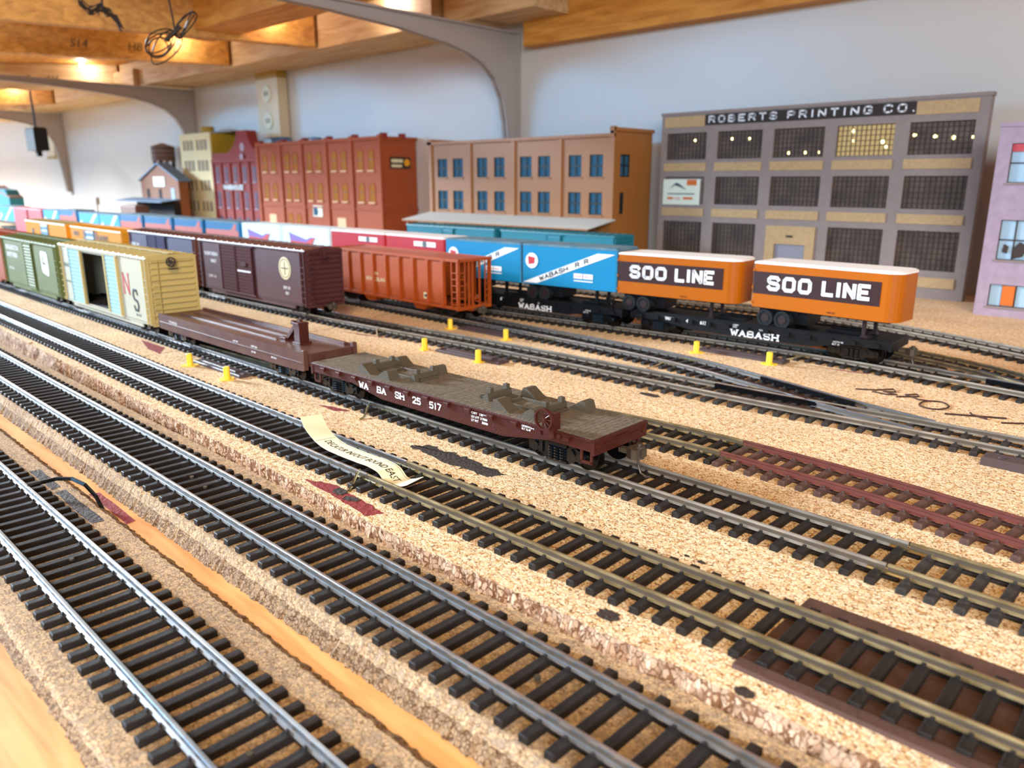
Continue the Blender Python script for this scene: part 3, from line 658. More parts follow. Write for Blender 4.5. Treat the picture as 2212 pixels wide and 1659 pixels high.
# --- lettered brown flatcar with trailer racks
L_, Wd = 170.0, 31.0; hl, hw = L_/2, Wd/2
fc = place('flatcar', 'brown flatcar with taupe deck lettered WABASH 25517, nearest car of the train', T4, -237.5)
DK = 13.8
side = [(-hl, DK-.5), (hl, DK-.5), (hl, 9.2), (65, 9.2), (43, 5.6), (-31, 5.6), (-53, 9.2), (-hl, 9.2)]
mb = MB(); mb.prism(side, 'y', -hw, -hw+1.2); mb.prism(side, 'y', hw-1.2, hw)
mb.box(-hl+.5, hl-.5, -hw+1, hw-1, 10.5, DK-.8); mb.box(-60, 60, -4, 4, 5.5, 10.5)
for q in (-1, 1):
    mb.box(q*hl-.8, q*hl+.8, -hw-.3, hw+.3, 8.2, DK-.3)
mb.box(-hl-.3, hl+.3, -hw-.5, -hw+.6, DK-1.0, DK-.1, b=.2); mb.box(-hl-.3, hl+.3, hw-.6, hw+.5, DK-1.0, DK-.1, b=.2); mb.box(hl-.2, hl+.9, -hw-.5, hw+.5, DK-1.0, DK-.1); mb.box(-hl-.9, -hl+.2, -hw-.5, hw+.5, DK-1.0, DK-.1)
part('underframe', mb, 'flatbrown', fc)
rv = MB()
top = line((-hl+1.5, DK-1.5), (hl-1.5, DK-1.5), 96); rivets(rv, top, -hw-.02, .2)
for a, b, n in (((-hl+1.5, 10), (-54, 10), 16), ((-53, 9.9), (-32, 6.4), 14), ((-31, 6.3), (43, 6.3), 44), ((44, 6.5), (65, 10), 14), ((66, 10), (hl-1.5, 10), 12)): rivets(rv, line(a, b, n), -hw-.02, .22)
for xx in (-40, 0, 38): rivets(rv, line((xx, 7.2), (xx, 11), 4), -hw-.02, .25)
o_ = part('rivets', rv, 'flatbrown', fc); o_['kind'] = 'stuff'
for i in range(13):
    x = -74.9+i*12.4
    if abs(x-66) < 4: continue
    mb = MB(); mb.box(x-1.5, x+1.5, -hw-1.3, -hw+.1, 11.0, 12.7, b=.2); mb.box(x-1.9, x+1.9, -hw-1.0, -hw, 12.7, 13.3); mb.box(x-4.2, x-1.5, -hw-.45, -hw, 12.2, 12.6); mb.box(x-4.2, x-1.5, -hw-.45, -hw, 11.2, 11.6)
    part('stake_pocket', mb, 'flatbrown', fc)
pk = MB()
nb_ = 78
for i in range(nb_):
    x0 = -hl+L_*i/nb_; pk.box(x0+.12, x0+L_/nb_-.12, -hw+.25, hw-.25, DK-.9, DK+.12+random.uniform(-.05, .05))
o_ = part('deck_boards', pk, 'deckgrey', fc); o_['kind'] = 'stuff'
mb = MB()   # end sill details
for y in (-hw+1.8, hw-1.8): mb.cyl((y, 11.0), 1.3, hl+.7, hl+1.2, axis='x', n=12)
for y0 in (-11, 5): mb.box(hl+.7, hl+1.2, y0, y0+6, 10.7, 11.5)
mb.box(hl+.7, hl+1.3, -3.6, 4, 11.0, 12.6)
for k in range(6): mb.box(hl+1.2, hl+1.6, -3.0+k*1.15, -2.3+k*1.15, 11.4, 12.3)
part('end_sill', mb, 'flatbrown', fc)
for y, q in ((-hw+.8, 1), (hw-2.8, 1), (-hw+.8, -1), (hw-2.8, -1)):
    a_, b_ = sorted((q*(hl-.6), q*(hl-5.8))); mb = MB().box(a_, b_, y-.3, y+.5, 4.4, 5.4); mb.box(a_, a_+.9, y-.3, y+.5, 4.6, 9.5); mb.box(b_-.9, b_, y-.3, y+.5, 4.6, 9.5); part('step', mb, 'flatbrown', fc)
# brake wheel on its stand
bs = MB(); bs.box(64, 68, -hw-1.6, -hw+1.6, 10.5, DK+5.8, b=.4); bs.box(67.8, 69.1, -hw-1.8, -hw+1.8, 11, DK+6.3); bs.cyl((66, DK+3.6), .9, -hw-3.4, -hw-1.4, axis='y', n=10)
bs.cyl((62, 12.3), .9, -hw-1.6, -hw, axis='y'); bs.cyl((71, 12.3), .9, -hw-1.6, -hw, axis='y')
st_ = part('brake_stand', bs, 'flatbrown', fc)
bw = MB(); bw.ring((65.6, DK+3.9), 4.1, .65, -hw-3.6, -hw-2.6, n=28); bw.cyl((65.6, DK+3.9), .95, -hw-3.6, -hw-2.4, axis='y', n=10)
for k in range(10):
    a = 2*math.pi*k/10; bw.tube([(65.6+.8*math.cos(a), -hw-3.1, DK+3.9+.8*math.sin(a)), (65.6+3.6*math.cos(a), -hw-3.0, DK+3.9+3.6*math.sin(a))], .24, 5)
part('brake_wheel', bw, 'flatbrown', st_)
# trailer racks
def rack(name, x0):
    # x0 = centre of the rack; beams along x, two end plates with pegs
    r = MB(); z0 = DK+.1
    def beam(xa, xb, ya, yb, h=1.2): r.box(xa, xb, ya, yb, z0, z0+h, b=.2)
    for y in (-5.0, 4.2): beam(x0-20, x0+17, y, y+1.3)
    for x in (x0-20, x0-7, x0+16): beam(x, x+1.4, -5, 5.4)
    for x, s_ in ((x0-15, 1), (x0+14, 1)):
        r.prism([(x-2.1, z0), (x+1.6, z0), (x+.9, z0+3.2), (x-.5, z0+3.2)], 'y', -6.6, 7.0)
        for y in (-4.2, 5.0): r.box(x-.9, x+1.1, y-1, y+1, z0+3, z0+5.1, b=.2)
    return part(name, r, 'rackgrey', fc)
rack('hitch_rack', -34); rack('hitch_rack', 40)
def wedge(x, y, sg):
    w_ = MB(); z0 = DK+.1
    w_.prism([(x-5*sg, z0), (x+4.6*sg, z0), (x+3.2*sg, z0+3.9), (x+1.2*sg, z0+4.1)], 'y', y-2.8, y+2.8); part('wheel_chock', w_, 'rackgrey', fc)
for x, y, sg in ((-48, -9.2, -1), (-33, -10, 1), (-47, 10.2, -1), (-24, 10.6, 1), (38, -9.6, -1), (53, -10.4, 1), (35, 10.4, -1), (60, 10.6, 1)): wedge(x, y, sg)
for tx in (-66, 68): truck(fc, tx, gap=21)
coupler(fc, hl+.5, 1); coupler(fc, -hl-.5, -1)
lt = MB()
for tx, x in (('WA', -46.9), ('BA', -33.8), ('SH', -21.2)): letters(lt, tx, x, -hw-.05, 3.1, 2.4, .6, .95, out=.1, serif=True, frame=lambda u, v, d: (u, -hw-.06-d, v+8.1))
for tx, x in (('25', -9.6), ('517', 1.2)): letters(lt, tx, x, -hw-.05, 3.1, 2.0, .6, .85, out=.1, frame=lambda u, v, d: (u, -hw-.06-d, v+8.1))
part('lettering', lt, 'white', fc)
for i, s_ in enumerate(('CAPY   110000', 'LD LMT 117000', 'LT WT     58000')): text(s_, .95, 'white', fc, (25.8, -hw-.1, 11.0-i*1.5), bold=.03)
text('LENGTH 53-6', .75, 'white', fc, (52.4, -hw-.1, 11.6), bold=.03); text('BLT 12-47', .75, 'white', fc, (52.4, -hw-.1, 10.5), bold=.03)

# --- plain brown flatcar with deck rails and a raised hitch
f2 = place('flatcar', 'plum brown flatcar with raised deck rails and an upright hitch near its end', T4, -417)
l2, w2 = 171/2, 15.5; D2 = 15.6
mb = MB(); mb.prism([(-l2, D2+1.2), (l2, D2+1.2), (l2, 7.4), (l2-20, 7.0), (-l2+20, 7.0), (-l2, 7.4)], 'y', -w2, -w2+1.0); mb.prism([(-l2, D2+1.2), (l2, D2+1.2), (l2, 7.4), (-l2, 7.4)], 'y', w2-1.0, w2)
mb.box(-l2+.4, l2-.4, -w2+.8, w2-.8, 11, D2); mb.box(-l2-.6, -l2+.8, -w2, w2, 8, D2+.2); mb.box(l2-.8, l2+.6, -w2, w2, 9.5, D2+.2)
for y in (-w2+.2, w2-1.8): mb.box(l2-.9, l2+1.4, y-.4, y+2.0, 8, D2+2.4, b=.3)
mb.box(-l2, l2, -w2-.45, -w2, 11.2, 11.7); mb.box(-60, 60, -4.5, 4.5, 5, 11)
part('underframe', mb, 'plum', f2)
mb = MB()
for y in (-4.2, 4.2): mb.box(-l2+8, l2-44, y-.5, y+.5, D2-.1, D2+.75, b=.15)
for y in (w2-2.2,): mb.box(-l2+2, l2-6, y-.5, y+.9, D2-.1, D2+1.6, b=.2)
for k in range(5): mb.box(l2-.2, l2+1.0, -12+k*5.2, -9.4+k*5.2, 12.0, 14.2)
part('deck_rail', mb, 'plum', f2)
hx = l2-34
mb = MB(); mb.box(hx+5, hx+12, -3.6, 3.6, D2, D2+1.2, b=.2); mb.box(hx+6, hx+11, -2.8, 2.8, D2+1, D2+10.5, b=.4); mb.box(hx+3.5, hx+11, -3.2, 3.2, D2+10.2, D2+11.4, b=.3); mb.box(hx+3, hx+6, -2.6, -.8, D2+11.2, D2+12); mb.box(hx+3, hx+6, .8, 2.6, D2+11.2, D2+12)
mb.prism([(hx-7, D2), (hx-4.5, D2), (hx+6.5, D2+10), (hx+4, D2+10.4)], 'y', -1.4, 1.4)
mb.box(hx-9, hx-4, -2.8, 2.8, D2-.1, D2+1.6, b=.3)
part('hitch', mb, 'flatbrown', f2)
for tx in (-63, 63): truck(f2, tx, gap=22)
coupler(f2, l2+.6, 1, 6.2)
text('TTX 475123', 1.6, 'white', f2, (-70, -w2-.1, 12.3)); text('LMT 70T', 1.1, 'white', f2, (14, -w2-.1, 12.4)); text('CAPY 154', 1.1, 'white', f2, (34, -w2-.1, 12.4)); text('LD 146', 1.1, 'white', f2, (34, -w2-.1, 9.4)); text('BLT 8-61', 1.0, 'white', f2, (55, -w2-.1, 9.6))

# --- boxcars
def boxcar(label, f, xa, xb, Ht, body, endm, roofm, door=(-12, 12), opening=None, doors2=None, doorm=None, group=None, cat='boxcar', ribs=11, detail=2, walk=True, sideribs=False, dy=0, wid=32.0):
    L = xb-xa; xc = (xa+xb)/2; h = L/2; hw = wid/2; z0 = 7.2; zt = Ht-2.2
    c = place('boxcar', label, f, xc, cat, group, dy=dy)
    b = MB()
    if opening:
        o0, o1 = opening; b.box(-h, o0, -hw, -hw+1, z0, zt); b.box(o1, h, -hw, -hw+1, z0, zt); b.box(o0, o1, -hw, -hw+1, zt-3, zt); b.box(o0, o1, -hw, -hw+1, z0, z0+1.8)
    else: b.box(-h, h, -hw, -hw+1, z0, zt)
    b.box(-h, h, hw-1, hw, z0, zt); b.box(-h, -h+1, -hw, hw, z0, zt); b.box(h-1, h, -hw, hw, z0, zt); b.box(-h, h, -hw, hw, z0, z0+1.4)
    b.box(-h+18, h-18, -hw+.3, -hw+1.3, z0-3.0, z0+.4) if detail > 0 else None   # centre sill skirt
    b.box(-h, h, -hw-.35, -hw, z0+.0, z0+.8); b.box(-h, h, -hw-.35, -hw, zt-.8, zt)
    if detail > 1:
        n = 34
        for i in range(n): x = -h+2+(L-4)*i/(n-1); b.prism([(x-1.1, zt), (x+1.1, zt), (x, zt-1.3)], 'y', -hw-.75, -hw+.1)
    part('body', b, body, c)
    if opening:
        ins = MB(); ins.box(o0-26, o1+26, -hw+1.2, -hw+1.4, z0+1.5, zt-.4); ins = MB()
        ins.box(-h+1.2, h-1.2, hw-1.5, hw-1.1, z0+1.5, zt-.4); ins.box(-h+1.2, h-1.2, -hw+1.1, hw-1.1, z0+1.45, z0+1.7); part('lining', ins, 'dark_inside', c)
    r = MB(); r.prism([(-hw-.6, zt-.1), (hw+.6, zt-.1), (hw+.3, zt+.8), (0, Ht), (-hw-.3, zt+.8)], 'x', -h-.6, h+.6)
    if detail > 0:
        n = 17
        for i in range(n):
            x = -h+3+(L-6)*i/(n-1)
            for sg in (-1, 1):
                a = (x-.9, sg*hw, zt+.75); q = [(x-.9, sg*(hw+.3), zt+.8), (x+.9, sg*(hw+.3), zt+.8), (x+.9, sg*3, Ht-.2), (x-.9, sg*3, Ht-.2)]
                t_ = [(x-.4, sg*(hw), zt+1.5), (x+.4, sg*(hw), zt+1.5), (x+.4, sg*3, Ht+.35), (x-.4, sg*3, Ht+.35)]
                r.add(q+t_, [(0, 1, 5, 4), (1, 2, 6, 5), (2, 3, 7, 6), (3, 0, 4, 7), (4, 5, 6, 7)])
    part('roof', r, roofm, c)
    if walk:
        w_ = MB()
        for y in (-2.1, -.6, .9): w_.box(-h-1.5, h+1.5, y, y+1.2, Ht+.5, Ht+.95)
        for i in range(9): x = -h+6+(L-12)*i/8; w_.box(x-.4, x+.4, -2, 2, Ht-.2, Ht+.5)
        part('roof_walk', w_, roofm, c)
    e = MB(); e.box(h, h+.15, -hw+.2, hw-.2, z0, zt)
    e.box(h, h+.9, -hw, -hw+1.5, z0-.8, zt+.3); e.box(h, h+.9, hw-1.5, hw, z0-.8, zt+.3); e.box(h, h+1.0, -hw, hw, z0-.8, z0+1.2)
    e.prism([(-hw, zt-1.5), (hw, zt-1.5), (hw, zt+.6), (0, Ht-.1), (-hw, zt+.6)], 'x', h, h+.7)
    for i in range(ribs):
        z = z0+2.2+(zt-z0-4.6)*i/(ribs-1)
        e.prism([(z_[0], z_[1]) for z_ in ((-hw+1.2, z), (hw-1.2, z), (hw-2.4, z+1.0), (-hw+2.4, z+1.0))], 'x', h, h+.05)
        e.add([(h, -hw+1.2, z-1.0), (h, hw-1.2, z-1.0), (h, hw-1.2, z+1.0), (h, -hw+1.2, z+1.0), (h+1.1, -hw+3, z), (h+1.1, hw-3, z)], [(0, 1, 5, 4), (3, 4, 5, 2), (0, 4, 3), (1, 2, 5)])
    part('end_panel', e, endm, c)
    if detail > 1:
        ld = MB()
        for i in range(7):
            z = z0+1.5+i*4.6
            if z > zt-2: break
            ld.box(h-5.6, h-.2, -hw-1.2, -hw-.8, z, z+.5); ld.box(h+1.2, h+1.6, -hw+.6, -hw+6.4, z, z+.5)
        ld.box(h-5.8, h-5.3, -hw-1.2, -hw-.1, z0, zt-1); ld.box(h-.6, h-.1, -hw-1.2, -hw-.1, z0, zt-1)
        ld.box(h+1.0, h+1.5, -hw+6.2, -hw+6.6, z0, zt-1); part('ladder', ld, endm, c); ld = MB(); ld.box(-h+4.6, -h+5, -hw-1.2, -hw-.1, z0, zt-1)
        for i in range(7): z = z0+1.5+i*4.6; ld.box(-h+.2, -h+5, -hw-1.2, -hw-.8, z, z+.5) if z < zt-2 else None
        part('ladder', ld, endm, c)
        br = MB(); br.ring((-1.5, zt-2.6), 3.2, .7, h+3.0, h+3.6, axis='x', n=22); br.cyl((-1.5, zt-2.6), 1.0, h+.8, h+3.8, axis='x', n=10)
        for k in range(6): a = 2*math.pi*k/6; br.tube([(h+3.3, -1.5, zt-2.6), (h+3.3, -1.5+2.9*math.cos(a), zt-2.6+2.9*math.sin(a))], .35, 5)
        br.box(h+1, h+3, -3, 3, zt-7.4, zt-6.9)
        part('brake_wheel', br, 'decal_navy' if body == 'ns_side' else endm, c)
    for (d0, d1) in ([door] if not doors2 else doors2):
        if d0 is None: continue
        d = MB(); d.box(d0, d1, -hw-.9, -hw, z0+1.4, zt-1.4)
        nr = 14 if detail > 1 else 6
        for i in range(nr):
            z = z0+3+(zt-z0-7)*i/(nr-1)
            d.prism([(-hw-1.2, z), (-hw-.9, z-.7), (-hw-.9, z+.7)], 'x', d0+.8, d1-.8)
        for x in (d0, d1-.7): d.box(x, x+.7, -hw-1.4, -hw, z0+1.4, zt-1.4)
        part('door', d, doorm or body, c)
    dt = MB(); s0 = min(d_[0] for d_ in (doors2 or [door]) if d_[0] is not None)-3 if (doors2 or door[0] is not None) else 0; s1 = max(d_[1] for d_ in (doors2 or [door]))+3
    if opening: s0 = min(s0, opening[0]-1); s1 = max(s1, opening[1]+1)
    dt.box(s0, s1, -hw-1.8, -hw+.2, z0+.3, z0+1.4); dt.box(s0, s1, -hw-1.6, -hw, zt-1.4, zt-.7); part('door_track', dt, body, c)
    if sideribs:
        sr = MB()
        for i in range(int(L/6)): x = -h+4+i*6; sr.box(x-.4, x+.4, -hw-.5, -hw, z0+1, zt-1) if not any(d_[0]-1 < x < d_[1]+1 for d_ in (doors2 or [door])) else None
        tagit(part('side_ribs', sr, body, c), None, None, kind='stuff')
    for tx in (-h+21, h-21): truck(c, tx, gap=20, detail=detail > 0)
    coupler(c, h+1, 1); coupler(c, -h-1, -1)
    return c, h, hw, z0, zt
c, h, hw, z0, zt = boxcar('cream and pale blue boxcar with an open door, lettered N S in red and navy', T4, -684, -512, 52.5, 'ns_side', 'ns_end', 'ns_end', opening=(-36, 14), doors2=[(-62, -36), (14, 36)], doorm='ns_door')
lt = MB(); letters(lt, 'N', 43.5, 0, 15, 9, 1.5, 1, serif=True, frame=lambda u, v, d: (u, -hw-.12-d, v+24)); part('lettering', lt, 'decal_red', c)
lt = MB(); letters(lt, 'S', 58.5, 0, 15, 7, 1.7, 1, frame=lambda u, v, d: (u, -hw-.2-d, v+14)); part('lettering', lt, 'decal_navy', c)
for x in (-36, 14, 36): part('door_post', MB().box(x-1.0, x+1.0, -hw-1.6, -hw, z0+1, zt-1), 'ns_end', c)
text('NS 650', 3.2, 'trgrey', c, (-78, -hw-.15, 34)); text('CAPY 110000', 1.6, 'trgrey', c, (-78, -hw-.15, 22)); text('BLT 7-57', 1.6, 'trgrey', c, (60, -hw-.15, 11))
c, h, hw, z0, zt = boxcar('moss green boxcar with white square emblem, coupled behind the cream boxcar', T4, -852, -691, 50, 'green', 'green', 'green', door=(-9, 14))
text('BURLINGTON', 4.4, 'white', c, (-66, -hw-.15, 38), bold=.12); text('NORTHERN', 4.4, 'white', c, (-66, -hw-.15, 31.5), bold=.12)
em = MB(); em.prism([(38, 24), (52, 22), (54, 25), (54, 40), (51, 42), (38, 42), (36, 40), (36, 27)], 'y', -hw-.25, -hw-.1); part('emblem', em, 'white', c)
em = MB(); em.prism([(40, 31), (47, 31), (47, 33), (43, 33), (43, 38), (40, 38)], 'y', -hw-.4, -hw-.25); part('emblem_mark', em, 'green', c)
text('NP 318451', 2.4, 'white', c, (-64, -hw-.15, 20)); 
c, h, hw, z0, zt = boxcar('orange-red boxcar end at the left edge, coupled behind the moss green boxcar', T4, -1025, -858, 50, 'hopper', 'hopper', 'hopper', detail=1)
c, h, hw, z0, zt = boxcar('maroon brown double-door boxcar with round cream herald on the middle track', T6, -681, -507, 50.5, 'maroon', 'maroon', 'roofbrown', doors2=[(-45, -19), (-18, 9)], doorm='maroon_door')
em = MB(); em.cyl((58, 34), 8.6, -hw-.2, -hw-.1, axis='y', n=36); he = part('herald', em, 'cream', c)
em = MB(); em.ring((58, 34), 7.2, .5, -hw-.32, -hw-.2, n=32)
for a in (0, math.pi/2): em.prism([(58+5*math.cos(a)-.4, 34+5*math.sin(a)-.4), (58+5*math.cos(a)+.4, 34+5*math.sin(a)+.4), (58-5*math.cos(a)+.4, 34-5*math.sin(a)+.4), (58-5*math.cos(a)-.4, 34-5*math.sin(a)-.4)], 'y', -hw-.32, -hw-.2)
part('herald_mark', em, 'maroon', he)
text('NORTHERN', 3.2, 'white', c, (-76, -hw-.15, 36)); text('18457', 3.2, 'white', c, (-66, -hw-.15, 30)); text('CAPY 110', 2.4, 'white', c, (-72, -hw-.15, 17)); text('XM 10', 2.6, 'white', c, (54, -hw-.15, 18)); text('BLT', 2.2, 'white', c, (57, -hw-.15, 14))
mk = MB().box(-15, 7, -hw-1.75, -hw-1.5, 26.3, 27.6); part('door_stripe', mk, 'white', c); mk = MB().box(-9, 0, -hw-1.75, -hw-1.5, 31, 34.5); part('door_placard', mk, 'flatbrown', c)
c, h, hw, z0, zt = boxcar('slate purple double-door boxcar coupled left of the maroon boxcar', T6, -849, -688, 50.5, 'slate', 'roofbrown', 'roofbrown', doors2=[(-30, -8), (-8, 14)], doorm='slate_door')
text('CHESSIE', 4.2, 'white', c, (28, -hw-.15, 31)); text('PERE M', 5, 'white', c, (-76, -hw-.15, 33)); text('4567', 3, 'white', c, (30, -hw-.15, 25))
c, h, hw, z0, zt = boxcar('golden yellow boxcar with a grey-blue door, coupled to the slate purple boxcar', T6, -1040, -872, 47.5, 'yellowcar', 'yellowcar', 'yellowcar', door=(-28, 0), doorm='bluedoor', detail=1, sideribs=True)
text('RAILBOX', 6, 'decal_navy', c, (12, -hw-.6, 34), bold=.2); text('RBOX', 5, 'decal_navy', c, (-72, -hw-.6, 36), bold=.2); text('14093', 4, 'decal_navy', c, (20, -hw-.6, 20))
part('door_post', MB().box(-38, -28.5, -hw-.7, -hw, 9, 43), 'roofbrown', c); part('door_post', MB().box(.5, 10, -hw-.7, -hw, 9, 43), 'roofbrown', c)
c, h, hw, z0, zt = boxcar('golden yellow boxcar with pale roof, leftmost of the yellow pair', T6, -1232, -1060, 48, 'yellowcar', 'yellowcar', 'ns_end', door=(-14, 16), doorm='bluedoor', detail=1, sideribs=True, walk=False)
text('RAILBOX', 6, 'decal_navy', c, (30, -hw-.6, 22), bold=.2); em = MB(); em.cyl((-52, 32), 5, -hw-.8, -hw-.6, axis='y', n=16); part('emblem', em, 'decal_navy', c)

# --- orange hopper
hp = place('hopper_car', 'orange-red open-top hopper car with end ladders, on the track before the blue trailers', T7, -494, 'hopper car')
hL, hW = 66+14, 15.5; zb, zt = 7.5, 44.5
mb = MB()
mb.box(-hL, hL-14, -hW, -hW+.9, 16, zt-2); mb.box(-hL, hL-14, hW-.9, hW, 16, zt-2)
mb.prism([(-hL, zt-2), (hL-14, zt-2), (hL-14, 10), (-hL, 10)], 'y', -hW+.2, -hW+1); mb.prism([(-hL, zt-2), (hL-14, zt-2), (hL-14, 10), (-hL, 10)], 'y', hW-1, hW-.2)
mb.box(-hL-1, hL-13, -hW-1.2, -hW+.8, zt-2.4, zt-.4, b=.3); mb.box(-hL-1, hL+2, hW-.8, hW+1.2, zt-2.4, zt-.4, b=.3); mb.box(hL-14, hL+2, -hW-1.2, -hW+.8, zt-2.4, zt-.4, b=.3)
mb.box(hL+.2, hL+2, -hW-1, hW+1, zt-2.4, zt-.4, b=.3); mb.box(-hL-1, -hL+1, -hW-1, hW+1, zt-2.4, zt-.4, b=.3)
mb.prism([(hL-14, zt-2.6), (hL-12.8, zt-2.6), (hL-30, 14), (hL-31.2, 14)], 'y', -hW+.5, hW-.5)       # sloped end sheet
mb.box(-hL, hL+1.5, -hW-.4, -hW+1.4, 7.4, 9.6, b=.2); mb.box(-hL, hL+1.5, hW-1.4, hW+.4, 7.4, 9.6, b=.2); mb.box(hL-.6, hL+2, -hW-.4, hW+.4, 7.2, 9.8, b=.3)
mb.box(-hL, hL, -3.2, 3.2, 5.5, 9)
for x in (-36, 30): mb.prism([(x-13, 10), (x+13, 10), (x+5, 2.5), (x-5, 2.5)], 'y', -11, 11)
part('body', mb, 'hopper', hp)
lid = MB(); lid.box(-hL+1, hL-2, -hW+.8, hW-.8, zt-1.6, zt-1.0); part('load_cover', lid, 'hopper', hp)
for i in range(9):
    x = -hL+4+i*(2*hL-20)/8.0
    r = MB(); r.prism([(x-.9, zt-2), (x+.9, zt-2), (x+.9, 9), (x-.9, 9)], 'y', -hW-1.3, -hW+.2); r.prism([(x-2.2, zt-2), (x+2.2, zt-2), (x+.6, zt-8), (x-.6, zt-8)], 'y', -hW-1.1, -hW); part('side_stake', r, 'hopper', hp)
for xx in ('near', 'far'):
    yy = -hW-.2 if xx == 'near' else hW-5.8
    ld = MB()
    for i in range(6):
        z = 11+i*4.6; ld.box(hL+1.2, hL+1.8, yy, yy+6, z, z+.6)
        if xx == 'near': ld.box(hL-6, hL+1, -hW-1, -hW-.5, z, z+.6)
    for y in (yy, yy+5.5): ld.box(hL+1.1, hL+1.9, y, y+.7, 8, zt-1)
    if xx == 'near':
        ld.box(hL-6.2, hL-5.5, -hW-1.1, -hW-.3, 8, zt-2)
    part('end_ladder', ld, 'hopper', hp)
ep = MB()
for y in (-6, -2.5, 4.4): ep.box(hL+.2, hL+1.5, y, y+1.1, 8, zt-2)
ep.box(hL-1.2, hL+.8, -hW-.6, -hW+.9, 7, zt-2); ep.box(hL-1.2, hL+.8, hW-.9, hW+.6, 7, zt-2); ep.prism([(hL+1, 9), (hL+1.6, 9), (hL-12, 30), (hL-13, 30)], 'y', -.5, .5)
part('end_post', ep, 'hopper', hp)
br = MB(); br.ring((1.0, 15), 2.6, .6, hL+2.2, hL+2.8, axis='x', n=18); br.cyl((1, 15), .8, hL, hL+2.8, axis='x', n=8); br.box(hL+2.3, hL+2.7, -1.4, 3.4, 14.8, 15.2); part('brake_wheel', br, 'hopper', hp)
for tx in (-hL+20, hL-16): truck(hp, tx, gap=20)
coupler(hp, hL+1.6, 1)
text('ROCK ISLAND', 3.2, 'cream', hp, (-34, -hW-.12, 20)); text('7032', 2.4, 'cream', hp, (-24, -hW-.12, 25)); mk = MB().box(41, 46, -hW-.3, -hW-.1, 12.5, 17); pk_ = part('data_plate', mk, 'cream', hp); part('data_plate_mark', MB().box(42, 45, -hW-.45, -hW-.3, 13.6, 15.8), 'decal_navy', pk_)

# --- black flatcars carrying trailers
def tofc(label, xa, xb, num):
    xc = (xa+xb)/2; h = (xb-xa)/2; hw = 15.5; D = 13.4
    c = place('flatcar', label, T8, xc)
    s = [(-h, D), (h, D), (h, 9), (h-24, 9), (h-44, 5.4), (-h+44, 5.4), (-h+24, 9), (-h, 9)]
    mb = MB(); mb.prism(s, 'y', -hw, -hw+1.2); mb.prism(s, 'y', hw-1.2, hw); mb.box(-h+.4, h-.4, -hw+1, hw-1, 10, D-.6); mb.box(-70, 70, -5, 5, 4.6, 10)
    mb.box(h-.8, h+.8, -hw-.2, hw+.2, 8.2, D, b=.3); mb.box(-h-.8, -h+.8, -hw-.2, hw+.2, 8.2, D, b=.3)
    part('underframe', mb, 'black', c)
    dk = MB(); n = 60
    for i in range(n): x = -h+2*h*i/n; dk.box(x+.15, x+2*h/n-.15, -hw+.3, hw-.3, D-.9, D+.1+random.uniform(-.05, .05))
    o = part('deck_boards', dk, 'black', c); o['kind'] = 'stuff'
    rb = MB()
    for y in (-hw+.6, hw-1.8): rb.box(-h+16, h-16, y, y+1.2, D, D+.9, b=.2)
    for x in (-18, h-30): rb.box(x-9, x+12, -5, 5, D, D+.6); rb.box(x-9, x+12, -5.2, -4.2, D, D+1.4); rb.box(x-9, x+12, 4.2, 5.2, D, D+1.4)
    part('deck_rub_rail', rb, 'black', c)
    for i in range(13):
        x = -h+7+i*(2*h-14)/12; p = MB().box(x-1.7, x+1.7, -hw-1.1, -hw+.1, 9.6, 12.0, b=.2); part('stake_pocket', p, 'black', c)
    for tx in (-h+20, h-20): truck(c, tx, gap=21)
    coupler(c, h+.6, 1, 7)
    lt = MB(); letters(lt, 'WABASH', -9.8, 0, 4.2, 3.5, .8, 1.7, serif=True, frame=lambda u, v, d: (u, -hw-.1-d, v+5.6)); part('lettering', lt, 'white', c)
    text('WAB', 2.2, 'white', c, (-h+26, -hw-.12, 9.9), bold=.06); text('40', 2.2, 'white', c, (-h+41.5, -hw-.12, 9.9), bold=.06); text(num, 2.2, 'white', c, (-h+51.5, -hw-.12, 9.9), bold=.06)
    text('CAPY', 1.1, 'white', c, (-9, -hw-.12, 11.8)); text('LMT', 1.1, 'white', c, (-9, -hw-.12, 10.5)); text('10-53', 1.0, 'white', c, (8, -hw-.12, 10.6)); text('LENGTH 46', 1.0, 'white', c, (h-32, -hw-.12, 9.6)); text('BLT 10', 1.0, 'white', c, (h-31, -hw-.12, 8.2))
    return c
tofc('black flatcar lettered WABASH 613 carrying the two orange trailers', -304, -138, '613')
tl = tofc('black flatcar lettered WABASH carrying the two blue trailers', -470, -310, '672')
bw = MB(); bw.ring((72, 19), 3.6, .8, -17.6, -16.8, n=20); bw.cyl((72, 19), 1, -17.6, -15, axis='y'); bw.box(70.5, 73.5, -16, -14.5, 10, 20)
for k in range(6): a = 2*math.pi*k/6; bw.tube([(72, -17.2, 19), (72+3*math.cos(a), -17.2, 19+3*math.sin(a))], .35, 5)
part('brake_wheel', bw, 'gloss', tl)

